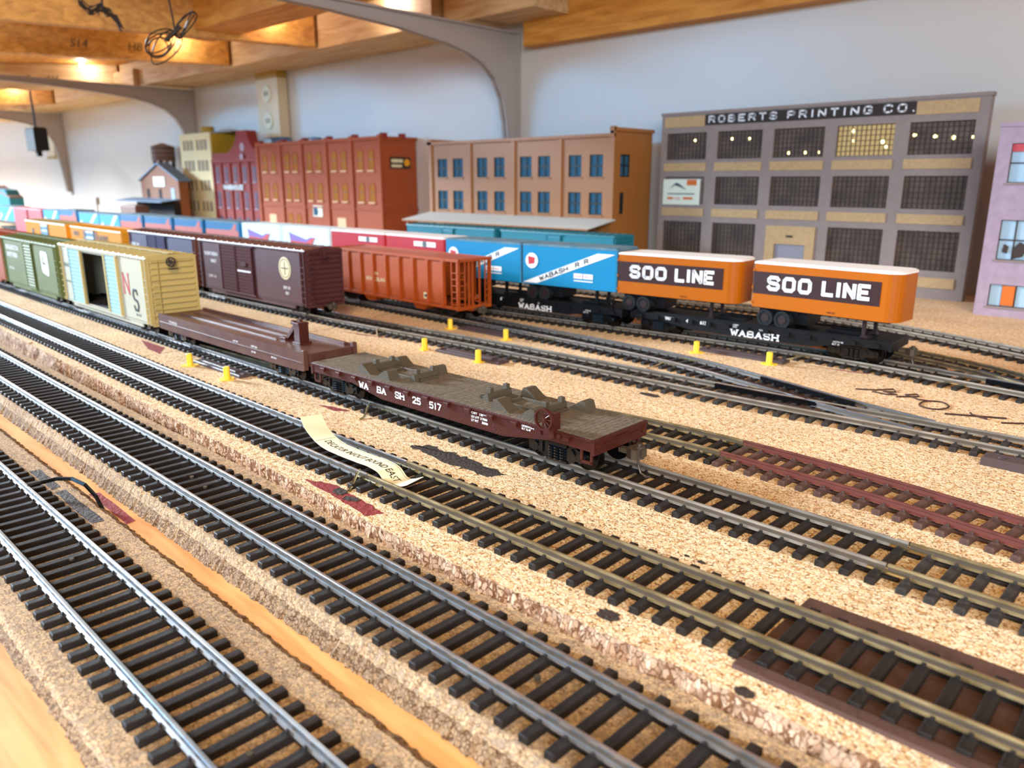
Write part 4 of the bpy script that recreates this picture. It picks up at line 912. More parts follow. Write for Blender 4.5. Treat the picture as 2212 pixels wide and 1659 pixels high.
def rrect(x0, x1, y0, y1, r, left=False):
    P = [(x0, y0)] if not left else [(x0+r*(1-math.cos(t)), y0+r*(1-math.sin(t))) for t in [math.pi/2*k/4 for k in range(5)]]
    P += [(x1-r+r*math.sin(t), y0+r-r*math.cos(t)) for t in [math.pi/2*k/5 for k in range(6)]]
    P += [(x1-r+r*math.cos(t), y1-r+r*math.sin(t)) for t in [math.pi/2*k/5 for k in range(6)]]
    P += [(x0, y1)] if not left else []
    return P
def trailer(label, xa, xb, bodym, roofm, style, group=None, Ht=52.0, z0=24.5, r=4, lod=2, zd=13.5, yaw_=0, cat='trailer', dy=0):
    xc = (xa+xb)/2; h = (xb-xa)/2; hw = 14.2
    c = thing('trailer', label, cat, (xc, T8(xc)+dy, RZ+zd+.1), heading(T8, xc)+yaw_, group)
    z0 -= zd; Ht -= zd
    b = MB(); b.prism(rrect(-h, h, -hw, hw, r), 'z', z0, Ht-1.0); part('body', b, bodym, c)
    rf = MB(); n = len(rrect(-h, h, -hw, hw, r)); lo = rrect(-h-.15, h+.15, -hw-.15, hw+.15, r); hi = rrect(-h+1, h-1, -hw+1, hw-1, max(.5, r-1))
    rf.add([(x, y, Ht-1.6) for x, y in lo]+[(x, y, Ht-.6) for x, y in lo]+[(x, y, Ht) for x, y in hi], [tuple(range(2*n, 3*n))]+[((i+1) % n, i, n+i, n+(i+1) % n) for i in range(n)]+[(n+(i+1) % n, n+i, 2*n+i, 2*n+(i+1) % n) for i in range(n)])
    part('roof', rf, roofm, c)
    if lod > 0:
        for x in (-h+9, -h+20):
            wh = MB()
            for sg in (-1, 1):
                a, q = sorted((sg*9, sg*13.8)); wh.cyl((x, 5.0), 5.0, a, q, axis='y', n=22); wh.ring((x, 5.0), 5.05, 1.2, min(sg*13.8, sg*14.3), max(sg*13.8, sg*14.3), n=22)
            wh.cyl((x, 5.0), 1, -12, 12, axis='y', n=8); wo = part('wheel', wh, 'tire', c)
            hb = MB(); hb.cyl((x, 5.0), 2.5, -14.1, -13.7, axis='y', n=14); part('hub', hb, 'hub', wo)
        un = MB(); un.box(-h+3, -h+28, -10, 10, z0-3, z0+.1); un.box(-h+.4, h-4, -hw+1, hw-1, z0-.6, z0+.2); un.box(-h+25, -h+33, -9, 9, 2.5, z0); part('chassis', un, 'black', c)
        for sg in (-1, 1):
            lg = MB(); x = h-19; y = sg*8; lg.box(x-.9, x+.9, y-.9, y+.9, .8, z0+.1); lg.prism([(x-2, 0), (x+2, 0), (x+1, 1.4), (x-1, 1.4)], 'y', y-1.6, y+1.6); part('landing_leg', lg, 'hub' if bodym == 'orange' else 'black', c)
    y = -hw-.08
    if style == 'soo':
        bd = MB().box(-h-.05, h-10, y-.1, y+.3, z0+8.2, z0+21.4); part('side_band', bd, 'soo_band', c)
        lt = MB(); letters(lt, 'SOO', -h+10, 0, 8.9, 6.1, 2.1, 3.6, frame=lambda u, v, d: (u, y-.14-d, v+z0+10.6)); letters(lt, 'LINE', -h+43.5, 0, 8.9, 5.1, 2.1, 2.9, frame=lambda u, v, d: (u, y-.14-d, v+z0+10.6)); part('lettering', lt, 'white', c)
        text('WW-25', 1.0, 'soo_band', c, (4, y-.1, z0+1.2))
        hg = MB()
        for z in (z0+2, z0+11, Ht-6): hg.box(-h-.7, -h+.1, -hw-.4, -hw+1, z, z+1.4)
        part('door_hinge', hg, 'orange', c)
    elif style == 'wab':
        s0, s1 = -h+.5, h-1.5; zz0, zz1 = z0+1.0, Ht-4.2
        st = MB(); st.prism([(s0, zz0), (s0+13, zz0), (s1, zz1), (s1-14, zz1)], 'y', y-.1, y+.1); sb = part('diagonal_band', st, 'white', c)
        ang = math.atan2(zz1-zz0, s1-s0-13)
        fr = lambda u, v, d: (s0+12+u*math.cos(ang)-v*math.sin(ang)*.6, y-.14-d, zz0+.4+u*math.sin(ang)+v*math.cos(ang))
        lt = MB(); letters(lt, 'WABASH', 4, 0, 3.6, 3.2, .75, 1.3, frame=fr); letters(lt, 'R', 37.5, 0, 3.6, 3, .75, 1.4, frame=fr); letters(lt, 'R', 45.5, 0, 3.6, 3, .75, 1.4, frame=fr); part('lettering', lt, 'decal_navy', sb)
        em = MB(); em.cyl((-h+8.5, z0+17.2), 5.6, y-.3, y, axis='y', n=28); e_ = part('round_emblem', em, 'white', c)
        fl = MB(); fl.prism([(-h+5.6, z0+14.5), (-h+11, z0+15.2), (-h+11.4, z0+19.6), (-h+5.2, z0+20.4)], 'y', y-.45, y-.3); part('flag_mark', fl, 'decal_red', e_)
        pg = MB(); pg.box(h-35, h-27.5, y-.2, y, z0+7, z0+10.5); pg.box(h-26.8, h-19, y-.2, y, z0+7, z0+10.5); pg.box(h-35, h-19, y-.2, y, z0+5.0, z0+5.7); p_ = part('side_emblem', pg, 'white', c)
        text('PIGGYBACK', 1.0, 'decal_red', p_, (h-34.5, y-.25, z0+8.2)); text('SERVICE', 1.0, 'decal_red', p_, (h-26, y-.25, z0+8.2))
        fp = MB().box(h-.3, h+.25, -hw+1, hw-.6, z0+.5, Ht-1.8); part('front_panel', fp, 'trgrey', c)
    elif style == 'red':
        lg = MB(); lg.box(h-38, h-10, y-.15, y, Ht-8.6, Ht-4.6); p_ = part('side_logo', lg, 'roofwhite', c); part('logo_mark', MB().cyl((h-24, Ht-6.6), 2.6, y-.35, y-.15, axis='y', n=16), 'trgrey', p_)
    elif style == 'white':
        lg = MB(); lg.prism([(-h+12, Ht-6), (-h+44, Ht-12), (-h+52, Ht-9.5), (-h+60, Ht-9.5), (-h+50, Ht-14), (-h+48, Ht-22), (-h+16, Ht-22)], 'y', y-.15, y); part('arrow_logo', lg, 'purple', c)
        lg = MB(); lg.prism([(-h+14, Ht-14), (-h+44, Ht-15), (-h+52, Ht-11), (-h+60, Ht-9.5), (-h+54, Ht-17), (-h+46, Ht-22), (-h+14, Ht-22)], 'y', y-.3, y-.15); part('arrow_logo', lg, 'decal_red', c)
        lt = MB(); letters(lt, 'TRAILER', -h+14, 0, 4, 3, .6, 1, frame=lambda u, v, d: (u, y-.35-d, v+Ht-13)) if False else None
    elif style == 'teal':
        bd = MB(); bd.prism([(-h, Ht-10), (h-20, Ht-9.5), (h-14, Ht-6), (h-12, Ht-2.5), (h-6, Ht-2.5), (h-7, Ht-10), (h-2, Ht-10), (h-2, z0), (-h, z0)], 'y', y-.15, y); part('lower_band', bd, 'trcoral', c)
    elif style == 'cyan':
        st = MB(); st.prism([(-h+26, z0), (-h+36, z0), (h-6, Ht-2), (h-18, Ht-2)], 'y', y-.15, y); part('diagonal_band', st, 'white', c); st = MB(); st.cyl((-h+10, z0+10), 5, y-.15, y, axis='y', n=14); part('round_emblem', st, 'white', c)
    return c
trailer('orange SOO LINE trailer with white roof, rightmost on the black flatcars', -219, -134, 'orange', 'roofwhite', 'soo', 'orange trailers', r=7)
trailer('orange SOO LINE trailer with white roof, beside the blue trailer', -315.5, -230, 'orange', 'roofwhite', 'soo', 'orange trailers', r=7)
trailer('blue trailer with white diagonal WABASH R.R. band, next to the orange trailer', -397.5, -316.5, 'wabblue', 'wabroof', 'wab', 'blue trailers', r=1.2, Ht=54)
trailer('blue trailer with white diagonal WABASH R.R. band, next to the red trailers', -478, -399, 'wabblue', 'wabroof', 'wab', 'blue trailers', r=1.2, Ht=54)
kinds = [('red trailer with pale roof right behind the hopper', -556, -480, 'trred', 'roofwhite', 'red', 1), ('red trailer with pale roof beside the white trailers', -642, -560, 'trred', 'roofwhite', 'red', 1),
 ('white trailer with purple and red arrow, right of the pair', -731, -646, 'trwhite', 'trwhite', 'white', 1), ('white trailer with purple and red arrow, left of the pair', -817, -736, 'trwhite', 'trwhite', 'white', 0)]
for i, (a, b) in enumerate(((-905, -824), (-991, -914), (-1084, -1000), (-1170, -1093))): kinds.append((('teal trailer with coral lower band, next to the white trailers', 'teal and coral trailer in front of the crimson building', 'teal and coral trailer in front of the cream building', 'teal and coral trailer at the left end of the teal row')[i], a, b, 'trteal', 'wabroof', 'teal', 0))
kinds += [('cyan trailer with white diagonal band, right of the left pair', -1251, -1174, 'trcyan', 'wabroof', 'cyan', 0), ('cyan trailer with white diagonal band, left of the left pair', -1340, -1254, 'trcyan', 'wabroof', 'cyan', 0),
 ('teal trailer with dull coral lower band beside the single cyan trailer', -1432, -1350, 'trteal', 'wabroof', 'teal', 0), ('single cyan trailer with white band beside the rose red boxcar', -1517, -1436, 'trcyan', 'wabroof', 'cyan', 0),
 ('cyan trailer at the far left end behind the yellow boxcars', -1790, -1692, 'trcyan', 'wabroof', 'cyan', 0)]
for l, a, b, bm_, rm, stl, lod in kinds: trailer(l, a, b, bm_, rm, stl, 'trailers on the back track', r=1.2, lod=lod, Ht=54 if stl != 'cyan' else 52)
c, h, hw, z0, zt = boxcar('rose red boxcar among the far left trailers', T8, -1686, -1522, 52, 'pinkcar', 'pinkcar', 'pinkcar', door=(-2, 4), detail=0, walk=False)
for i, (a, b) in enumerate(((-640, -474), (-812, -646), (-990, -820), (-1170, -998), (-1345, -1176), (-1520, -1352), (-1800, -1690))):
    xc = (a+b)/2; hh = (b-a)/2; t = place('flatcar', ('black flatcar under the red trailers', 'black flatcar under the white trailers', 'black flatcar under the first teal trailers', 'black flatcar under the second teal trailers', 'black flatcar under the cyan trailer pair', 'black flatcar under the single cyan trailer', 'black flatcar under the far left cyan trailer')[i], T8, xc, group='black flatcars of the trailer train')
    mb = MB().box(-hh+1, hh-1, -15, 15, 9.5, 13.4); mb.prism([(-hh+30, 9.5), (hh-30, 9.5), (hh-45, 5.5), (-hh+45, 5.5)], 'y', -15, -14); part('underframe', mb, 'black', t)
    for tx in (-hh+22, hh-22): truck(t, tx, gap=20, detail=False)

# ------------------------------------------------------------------ buildings against the wall
def facade(x0, x1, z0, z1, y0, y1, holes):
    """wall slab with rectangular openings: holes = [(xa, xb, za, zb)]"""
    mb = MB(); xs = sorted({x0, x1} | {h[0] for h in holes} | {h[1] for h in holes}); zs = sorted({z0, z1} | {h[2] for h in holes} | {h[3] for h in holes})
    for a, b in zip(xs, xs[1:]):
        run = None
        for c, d in zip(zs, zs[1:]):
            hole = any(h[0] <= (a+b)/2 <= h[1] and h[2] <= (c+d)/2 <= h[3] for h in holes)
            if hole:
                if run: mb.box(a, b, y0, y1, run[0], run[1]); run = None
            else: run = (run[0], d) if run else (c, d)
        if run: mb.box(a, b, y0, y1, run[0], run[1])
    return mb
# grey printing works
P0 = 760; bx = -343
pb = thing('printing_works', 'dark grey factory front with gridded windows and a ROBERTS PRINTING CO. sign', 'building', (bx, P0, 0))
cols = [(-495, -446), (-433, -383), (-371, -320), (-308.5, -257), (-244.5, -193)]
rows = [(125, 152.5), (78.5, 107), (25, 59.5)]
holes = []
for ci, (a, b) in enumerate(cols):
    for ri, (z0, z1) in enumerate(rows):
        if ri == 2 and ci == 2: holes.append((a+2, b-2, 0, 55))
        else: holes.append((a, b, z0, z1))
fa = facade(-502, -184, 0, 172, P0, P0+6, holes)
fa.box(-502, -184, P0+6, P0+10, 0, 172); fa.box(-503, -183, P0-1, P0+10, 171, 174)
fa.v = [(x-bx, y-P0, z) for x, y, z in fa.v]; part('facade', fa, 'b_grey', pb)
def pane_window(parent, ox, oy, a, b, z0, z1, nx, nz, glass, fram, t=.55, depth=2.5, lamps=(), framew=1.0):
    g = MB().box(a-ox, b-ox, depth+1-.0, depth+1.6, z0, z1); w_ = part('window', g, glass, parent)
    gr = MB()
    for i in range(nx+1):
        x = a+(b-a)*i/nx; e = framew if i in (0, nx) else t; gr.box(x-e/2-ox, x+e/2-ox, depth, depth+1, z0, z1)
    for i in range(nz+1):
        z = z0+(z1-z0)*i/nz; e = framew if i in (0, nz) else t; gr.box(a-ox, b-ox, depth+.05, depth+.95, z-e/2, z+e/2)
    part('window_grid', gr, fram, w_)
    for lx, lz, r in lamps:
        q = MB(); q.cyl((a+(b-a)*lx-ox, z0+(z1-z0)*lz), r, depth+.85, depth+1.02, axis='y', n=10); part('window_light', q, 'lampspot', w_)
    return w_
lam = {0: [(.68, .72, 1.2)], 1: [(.3, .72, 1.4), (.68, .7, 1.5)], 2: [(.3, .16, 1.3), (.63, .16, 1.3), (.9, .16, 1.2)], 3: [(.26, .82, 1.5), (.28, .5, 1.0), (.8, .45, 1.8), (.86, .28, 1.2)], 4: [(.07, .62, 1.5), (.4, .55, 1.6), (.68, .5, 1.7), (.97, .5, 1.1)]}
for ci, (a, b) in enumerate(cols):
    for ri, (z0, z1) in enumerate(rows):
        if ri == 2 and ci == 2: continue
        if ri == 1 and ci == 0: continue
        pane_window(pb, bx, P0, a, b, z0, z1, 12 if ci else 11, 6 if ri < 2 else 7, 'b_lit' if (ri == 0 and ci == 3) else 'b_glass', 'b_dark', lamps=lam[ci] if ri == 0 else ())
    for z0, z1 in ((113, 121.5), (65.5, 74), (10, 19)):
        if ci == 2 and z0 < 20: continue
        part('brick_panel', MB().box(a-2-bx, b+1-bx, -.9, .1, z0, z1), 'b_tan', pb)
part('brick_panel', MB().box(-498-bx, -449-bx, -.9, .1, 158.5, 169.5), 'b_tan', pb)
part('brick_panel', MB().box(-240.5-bx, -192-bx, -.9, .1, 158.5, 169.5), 'b_tan', pb)
sg = part('name_board', MB().box(-448-bx, -241.5-bx, -1.3, .1, 159.5, 170), 'signblack', pb)
lt = MB(); [letters(lt, w_, x_-bx, 0, 7.2, 6.3, 1.35, g_, frame=lambda u, v, d: (u, -1.35-d, v+161.4)) for w_, x_, g_ in (('ROBERTS', -443.5, 5.0), ('PRINTING', -357.5, 5.4), ('CO.', -267.5, 5.6))]
part('lettering', lt, 'white', sg)
po = part('poster', MB().box(-496-bx, -450-bx, -1.2, -.4, 77.5, 104.5), 'poster', pb)
q = MB(); q.box(-466-bx, -454-bx, -1.4, -1.2, 98, 104); q.box(-490-bx, -483-bx, -1.4, -1.2, 83, 85.5); q.box(-470-bx, -458-bx, -1.4, -1.2, 83, 85.5); part('poster_print', q, 'tarred', po)
q = MB(); q.prism([(-488-bx, 94), (-480-bx, 101), (-476-bx, 100), (-466-bx, 93), (-474-bx, 96), (-481-bx, 98)], 'y', -1.4, -1.2); q.box(-490-bx, -456-bx, -1.4, -1.2, 88.4, 89.6); part('poster_print', q, 'trgrey', po)
text('1928', 3, 'decal_red', po, (-482.5-bx, -1.25, 82.5))
dr = facade(-371, -320, 0, 59, P0-1.2, P0, [(-361, -329, 0, 41)]); dr.v = [(x-bx, y-P0, z) for x, y, z in dr.v]; part('door_surround', dr, 'b_tan', pb)
part('door', MB().box(-361-bx, -329-bx, .5, 2, 0, 41), 'door_grey', pb); part('number_plate', MB().box(-349-bx, -342-bx, -1.6, -1.2, 48, 50), 'signblack', pb)

# mauve building at the right edge
mx = -159; my = 695
mv = thing('mauve_building', 'pale mauve stucco building with broken blue windows at the right edge', 'building', (mx, my, 0))
wins = [(9, 45, 101.5, 130, 2, 2), (9.5, 62, 44, 74, 5, 2), (8.5, 62, 8, 25, 6, 1)]
fa = facade(0, 90, 0, 143, 0, 4, [(a, b, c_, d) for a, b, c_, d, _, _ in wins]); fa.box(0, 90, 4, 40, 0, 141); fa.box(-1, 91, -1, 6, 142, 145); part('facade', fa, 'mauve', mv)
for a, b, c_, d, nx, nz in wins:
    w_ = pane_window(mv, 0, 0, a, b, c_, d, nx, nz, 'paleglass', 'b_dark', t=.9, depth=1.6)
    part('window_sill', MB().box(a-1.5, b+1.5, -1, .5, c_-1.4, c_), 'b_grey', mv)
part('board_infill', MB().box(17.2, 25.8, 1.2, 1.7, 9, 24.2), 'tarred', mv); part('board_infill', MB().box(9.5, 17, 1.2, 1.7, 124, 129.5), 'pinkcar', mv)
hb = MB(); hb.prism([(21, 45), (27, 47), (30, 55), (24, 58), (20.5, 53)], 'y', 1.0, 1.5); hb.prism([(13, 50), (16.5, 49), (17, 54), (14, 56)], 'y', 1.0, 1.5); hb.prism([(33, 49), (38, 55), (36, 57), (33, 54)], 'y', 1.0, 1.5); part('broken_pane', hb, 'b_dark', mv)

# tan brown three-storey building with awning
ox, oy = -692, 720
bb = thing('brown_building', 'tan brown brick building with paired blue windows and a pale awning', 'building', (ox, oy, 0))
bays = [-847, -769, -690, -614, -538]
wx = [(-834, -814), (-803, -783), (-756, -737), (-724.5, -706), (-679.5, -660), (-649.5, -630), (-601.5, -582.5), (-570.5, -551.5)]
hl_ = []
for a, b in wx: hl_ += [(a, b, 107, 131.5), (a, b, 65, 90)]
fa = facade(-847, -538, 0, 152, oy, oy+3, hl_)
fa.box(-847, -845, oy+3, 793, 0, 152); fa.box(-847, -540, 787, 793, 0, 150); fa.box(-846, -540, oy+3, 790, 145, 147)
fa.v = [(x-ox, y-oy, z) for x, y, z in fa.v]; part('facade', fa, 'b_brown', bb)
fs_ = MB(); hs = [(734, 754, 107, 131.5), (735, 744, 66, 90), (752, 761, 24, 42)]
t_ = facade(oy, 795, 0, 157, 0, 3, hs); fs_.v = [(-538-ox-y, x-oy, z) for x, y, z in t_.v]; fs_.f = t_.f; fs_.m = t_.m; part('side_wall', fs_, 'b_brown', bb)
for i, x in enumerate(bays):
    p = MB().box(x-3-ox, x+3-ox, -2, .5, 0, 152 if i < 4 else 160); part('pilaster', p, 'b_brown', bb)
cp = MB(); cp.box(-852-ox, -535-ox, -3, 2, 150, 153.5); cp.box(-541-ox, -535-ox, -3, 75, 156, 160, b=.5); cp.box(-541-ox, -536-ox, -2, 4, 150, 161); cp.box(-852-ox, -843-ox, -3, 72, 150, 157); part('parapet', cp, 'b_brown', bb)
for a, b in wx:
    for z0, z1 in ((107, 131.5), (65, 90)):
        w_ = pane_window(bb, ox, oy, a, b, z0, z1, 2, 2, 'windowgl', 'frame_dk', t=2.2, depth=.8, framew=2.4); part('window_sill', MB().box(a-1-ox, b+1-ox, -1.2, .2, z0-1.6, z0), 'b_brown', w_)
for a, b, z0, z1 in hs:
    g = MB().box(-541.5-ox, -541-ox, a-oy, b-oy, z0, z1); w_ = part('window', g, 'windowgl', bb)
    gr = MB()
    for y in (a, (a+b)/2-.8, b-1.6): gr.box(-541-ox, -539.5-ox, y-oy, y+1.6-oy, z0, z1)
    for z in (z0, (z0+z1)/2, z1-1.4): gr.box(-541-ox, -539.6-ox, a-oy, b-oy, z, z+1.2)
    part('window_grid', gr, 'frame_dk', w_)
aw = MB(); aw.prism([(-1, 61), (-1, 59.6), (-50, 51.4), (-50, 52.6)], 'x', -852-ox, -531-ox); a_ = part('awning', aw, 'awning', bb)
af = MB().box(-852-ox, -531-ox, -50.6, -49.8, 50.6, 52.4); part('awning_edge', af, 'b_brown', a_)
for x in (-845, -769, -690, -614, -540): part('awning_post', MB().box(x-1-ox, x+1-ox, -47, -45, 0, 52), 'b_brown', bb)
TB = lambda x: 652.0
for a, b, l in ((-800, -640, 'teal boxcar under the awning of the tan brown building, left one'), (-630, -470, 'teal boxcar under the awning of the tan brown building, right one')):
    boxcar(l, TB, a, b, 46, 'tealcar', 'tealcar', 'tealcar', door=(-10, 10), detail=1, walk=False, group='teal boxcars under the awning')
tk = thing('railway_track', 'siding under the teal boxcars along the tan brown building', 'track', (-600, 652, 0)); lt = MB(); lt.box(-300, 250, -9, -8.2, 1.9, 4.4); lt.box(-300, 250, 8.2, 9, 1.9, 4.4); part('rail', lt, 'grey_rail', tk)
lt = MB(); [lt.box(x-1.3, x+1.3, -15, 15, 0, 1.9) for x in range(-298, 250, 7)]; tagit(part('ties', lt, 'tie', tk), None, None, kind='stuff')

# brick red warehouse
ox, oy = -1172, 740
rb_ = thing('red_warehouse', 'long brick red warehouse with arched ochre windows', 'building', (ox, oy, 0))
pil = [-1357, -1278, -1208, -1134, -1063, -989]
fa = MB().box(-1357-ox, -989-ox, 0, 70, 0, 166); part('facade', fa, 'b_red', rb_)
for i, x in enumerate(pil):
    part('pilaster', MB().box(x-3.5-ox, x+3.5-ox, -2.5, 1, 0, 170), 'b_red', rb_)
    part('chimney_cap', MB().box(x-4.5-ox, x+4.5-ox, 4, 12, 165, 173), 'b_crimson', rb_)
part('chimney_cap', MB().box(-994-ox, -986-ox, 40, 48, 165, 173), 'b_crimson', rb_)
cp = MB(); cp.box(-1359-ox, -986-ox, -2.2, .5, 163, 168); cp.box(-1357-ox, -989-ox, -1.2, .2, 58, 60.5); cp.box(-990-ox, -986.5-ox, -2, 71, 163, 168); cp.box(-990-ox, -987.6-ox, -1, 71, 56, 60); part('cornice', cp, 'b_red', rb_)
def arch(parent, x, z0, z1, wd_, y=0, m='b_arch'):
    P = [(x-wd_/2, z0), (x+wd_/2, z0), (x+wd_/2, z1-wd_/2)] + [(x+wd_/2*math.cos(a), z1-wd_/2+wd_/2*math.sin(a)) for a in [math.pi*k/8 for k in range(1, 8)]] + [(x-wd_/2, z1-wd_/2)]
    o = part('window', MB().prism(P, 'y', y-.25, y+.5), m, parent)
    P2 = [(x+(p-x)*1.22, z0+(z-z0)*1.08) for p, z in P]; n = len(P)
    sr = MB(); sr.add([(p, y-.7, z) for p, z in P]+[(p, y-.7, z) for p, z in P2]+[(p, y+.3, z) for p, z in P]+[(p, y+.3, z) for p, z in P2], [(i, (i+1) % n, n+(i+1) % n, n+i) for i in range(n)]+[(n+i, n+(i+1) % n, 3*n+(i+1) % n, 3*n+i) for i in range(n)]+[(i, 2*n+i, 2*n+(i+1) % n, (i+1) % n) for i in range(n)])
    part('window_arch', sr, 'b_red', o)
    mu = MB(); mu.box(x-.5, x+.5, y-.5, y, z0, z1-1); mu.box(x-wd_/2, x+wd_/2, y-.5, y, (z0+z1)/2-.5, (z0+z1)/2+.5); part('window_grid', mu, 'roofbrown', o)
    part('window_sill', MB().box(x-wd_/2-1.5, x+wd_/2+1.5, y-2.4, y, z0-2.6, z0-.4), 'sill', o)
for i, (a, b) in enumerate(zip(pil, pil[1:])):
    m_ = (a+b)/2-ox; s_ = (b-a)*.19
    for q in (-1, 1):
        arch(rb_, m_+q*s_, 119, 149, 12.5); arch(rb_, m_+q*s_, 71, 99, 12.5)
        if i == 1: arch(rb_, m_+q*s_, 20, 47, 12)
    if i in (0, 3): part('door', MB().box(m_-12, m_+12, -.6, .5, 0, 44), 'sill', rb_)
sgn = part('wall_sign', MB().box(-1166-16-ox, -1166+12-ox, -1, .2, 44, 62), 'poster', rb_); part('sign_print', MB().prism([(-1180-ox, 46), (-1168-ox, 46), (-1166-ox, 54), (-1172-ox, 60), (-1180-ox, 58)], 'y', -1.3, -1), 'windowgl', sgn)
sgn = part('wall_sign', MB().box(-989-ox, -987.8-ox, 18, 57, 121, 138), 'signblack', rb_); part('sign_print', MB().cyl((50, 130), 5.5, -987.8-ox, -987.3-ox, axis='x', n=16), 'yellowcar', sgn); q = MB(); q.box(-987.8-ox, -987.3-ox, 20, 42, 130, 135); q.box(-987.8-ox, -987.3-ox, 20, 40, 123, 127); part('sign_print', q, 'cream', sgn)
v_ = MB(); v_.cyl((-1230-ox, 45), 9, 166, 176, n=14); v_.tube([(-1290-ox, 40, 167), (-1270-ox, 42, 174), (-1232-ox, 45, 176)], 1.4, 6); part('roof_vent', v_, 'slate_roof', rb_)

# crimson gabled building
ox, oy = -1455, 745
cr = thing('crimson_building', 'crimson narrow building with a stepped curved gable', 'building', (ox, oy, 0))
R_ = [(-1549, 0), (-1361, 0), (-1361, 157), (-1372, 157)]
G1 = [(-1384, 163), (-1392, 170), (-1399, 180), (-1403, 194), (-1441, 194), (-1446, 181), (-1456, 169), (-1470, 160), (-1482, 155), (-1549, 155)]
part('facade', MB().prism([(x-ox, z) for x, z in R_+G1], 'y', 0, 20), 'b_crimson', cr)
for x in (-1546, -1512, -1476, -1438, -1402, -1364): part('pilaster', MB().box(x-2.5-ox, x+2.5-ox, -2.5, .5, 0, 138), 'b_crimson', cr)
part('cornice', MB().box(-1549-ox, -1361-ox, -3, .5, 137, 143), 'b_crimson', cr)
for i, x in enumerate((-1530, -1494, -1457, -1420, -1383)):
    for z0, z1 in ((101, 129), (52, 82), (4, 34)):
        w_ = part('window', MB().box(x-6-ox, x+6-ox, -.5, .3, z0, z1), 'slate', cr); q = MB(); q.box(x-.6-ox, x+.6-ox, -.9, -.5, z0, z1); q.box(x-6-ox, x+6-ox, -.9, -.5, (z0+z1)/2-.6, (z0+z1)/2+.6); part('window_grid', q, 'b_crimson', w_); part('window_sill', MB().box(x-7-ox, x+7-ox, -1.8, 0, z0-2.4, z0-.5), 'mauve', w_)
text('WAREHOUSE', 9.5, 'trwhite', cr, (-1506-ox, -2.9, 86), bold=.3); part('round_emblem', MB().cyl((-1422-ox, 164), 8, -1, 0, axis='y', n=20), 'mauve', cr); part('round_emblem', MB().cyl((-1422-ox, 147), 6, -3.6, -2.6, axis='y', n=16), 'mauve', cr)
# cream tower block
ox, oy = -1614, 744
ct = thing('cream_tower', 'tall cream building with grouped windows and a mustard side', 'building', (ox, oy, 0))
holes = []; gx = [(-1675, -1624), (-1614, -1562)]
for z0, z1 in ((163, 183), (122, 143), (83, 104), (42, 62)):
    for a, b in gx:
        w3 = (b-a)/3
        for k in range(3): holes.append((a+k*w3+1.2, a+(k+1)*w3-1.2, z0, z1))
fa = facade(-1688, -1550, 0, 196, oy, oy+3, holes); fa.v = [(x-ox, y-oy, z) for x, y, z in fa.v]; part('facade', fa, 'b_cream', ct)
for a, b, z0, z1 in holes: part('window', MB().box(a-ox, b-ox, 1.8, 2.8, z0, z1), 'b_creamw', ct)
part('side_wall', MB().box(-1688-ox, -1550.5-ox, 3, 66, 0, 195), 'mustard', ct); part('roof', MB().box(-1692-ox, -1500-ox, 22, 67, 196, 199), 'b_grey', ct); part('roof_tank', MB().cyl((-1640-ox, 40), 14, 199, 212, n=16), 'mustard', ct)
v_ = MB().prism([(0, 160), (60, 160), (52, 182), (30, 190), (4, 190)], 'y', 40, 60); v_.v = [(x-1400-ox, y, z) for x, y, z in v_.v]
tagit(part('blue_roof', MB().prism([(-1402, 158), (-1330, 158), (-1352, 178), (-1372, 188), (-1402, 190)], 'y', 795, 808), 'slate_roof', None), 'pale blue curved roof piece behind the crimson gable', 'roof')
# brown barn-like mill
ox, oy = -1706, 700
bn = thing('brown_mill', 'brown board-sided gabled mill with a blue-grey roof', 'building', (ox, oy, 0))
part('facade', MB().prism([(-98, 0), (92, 0), (92, 104), (0, 136), (-98, 104)], 'y', 0, 20), 'barn', bn)
part('roof', MB().prism([(-104, 101.5), (0, 136.5), (98, 101.5), (98, 104.5), (0, 140), (-104, 104.5)], 'y', -3, 24), 'slate_roof', bn)
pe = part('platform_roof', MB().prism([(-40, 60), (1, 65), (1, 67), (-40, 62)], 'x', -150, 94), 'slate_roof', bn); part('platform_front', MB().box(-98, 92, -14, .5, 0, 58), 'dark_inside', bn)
s_ = part('wall_sign', MB().box(-28, 28, -1.2, 0, 91, 111), 'poster', bn); part('sign_print', MB().ring((0, 101), 7, 2, -1.5, -1.2, axis='y', n=16), 'decal_red', s_)
for x in (-62, 0): part('window', MB().box(x-7, x+7, -.6, 0, 66, 86), 'dark_inside', bn)
part('window', MB().box(55, 70, -.6, 0, 66, 88), 'paleglass', bn)
wt = thing('water_tank', 'dark brown round water tank above the brown mill', 'tank', (-1862, 780, 0))
q = MB(); q.cyl((0, 0), 25, 146, 178, n=28); q.cyl((0, 0), 27, 178, 186, n=28, r2=3); part('tank_body', q, 'tank', wt)
for z in (153, 163, 173): part('hoop', MB().ring((0, 0), 25.8, .9, z, z+1.2, axis='z', n=28), 'dark_inside', wt)
for x, y in ((-17, -14), (17, -14), (-17, 14), (17, 14)): part('leg', MB().box(x-3, x+3, y-3, y+3, 0, 149), 'dark_inside', wt)
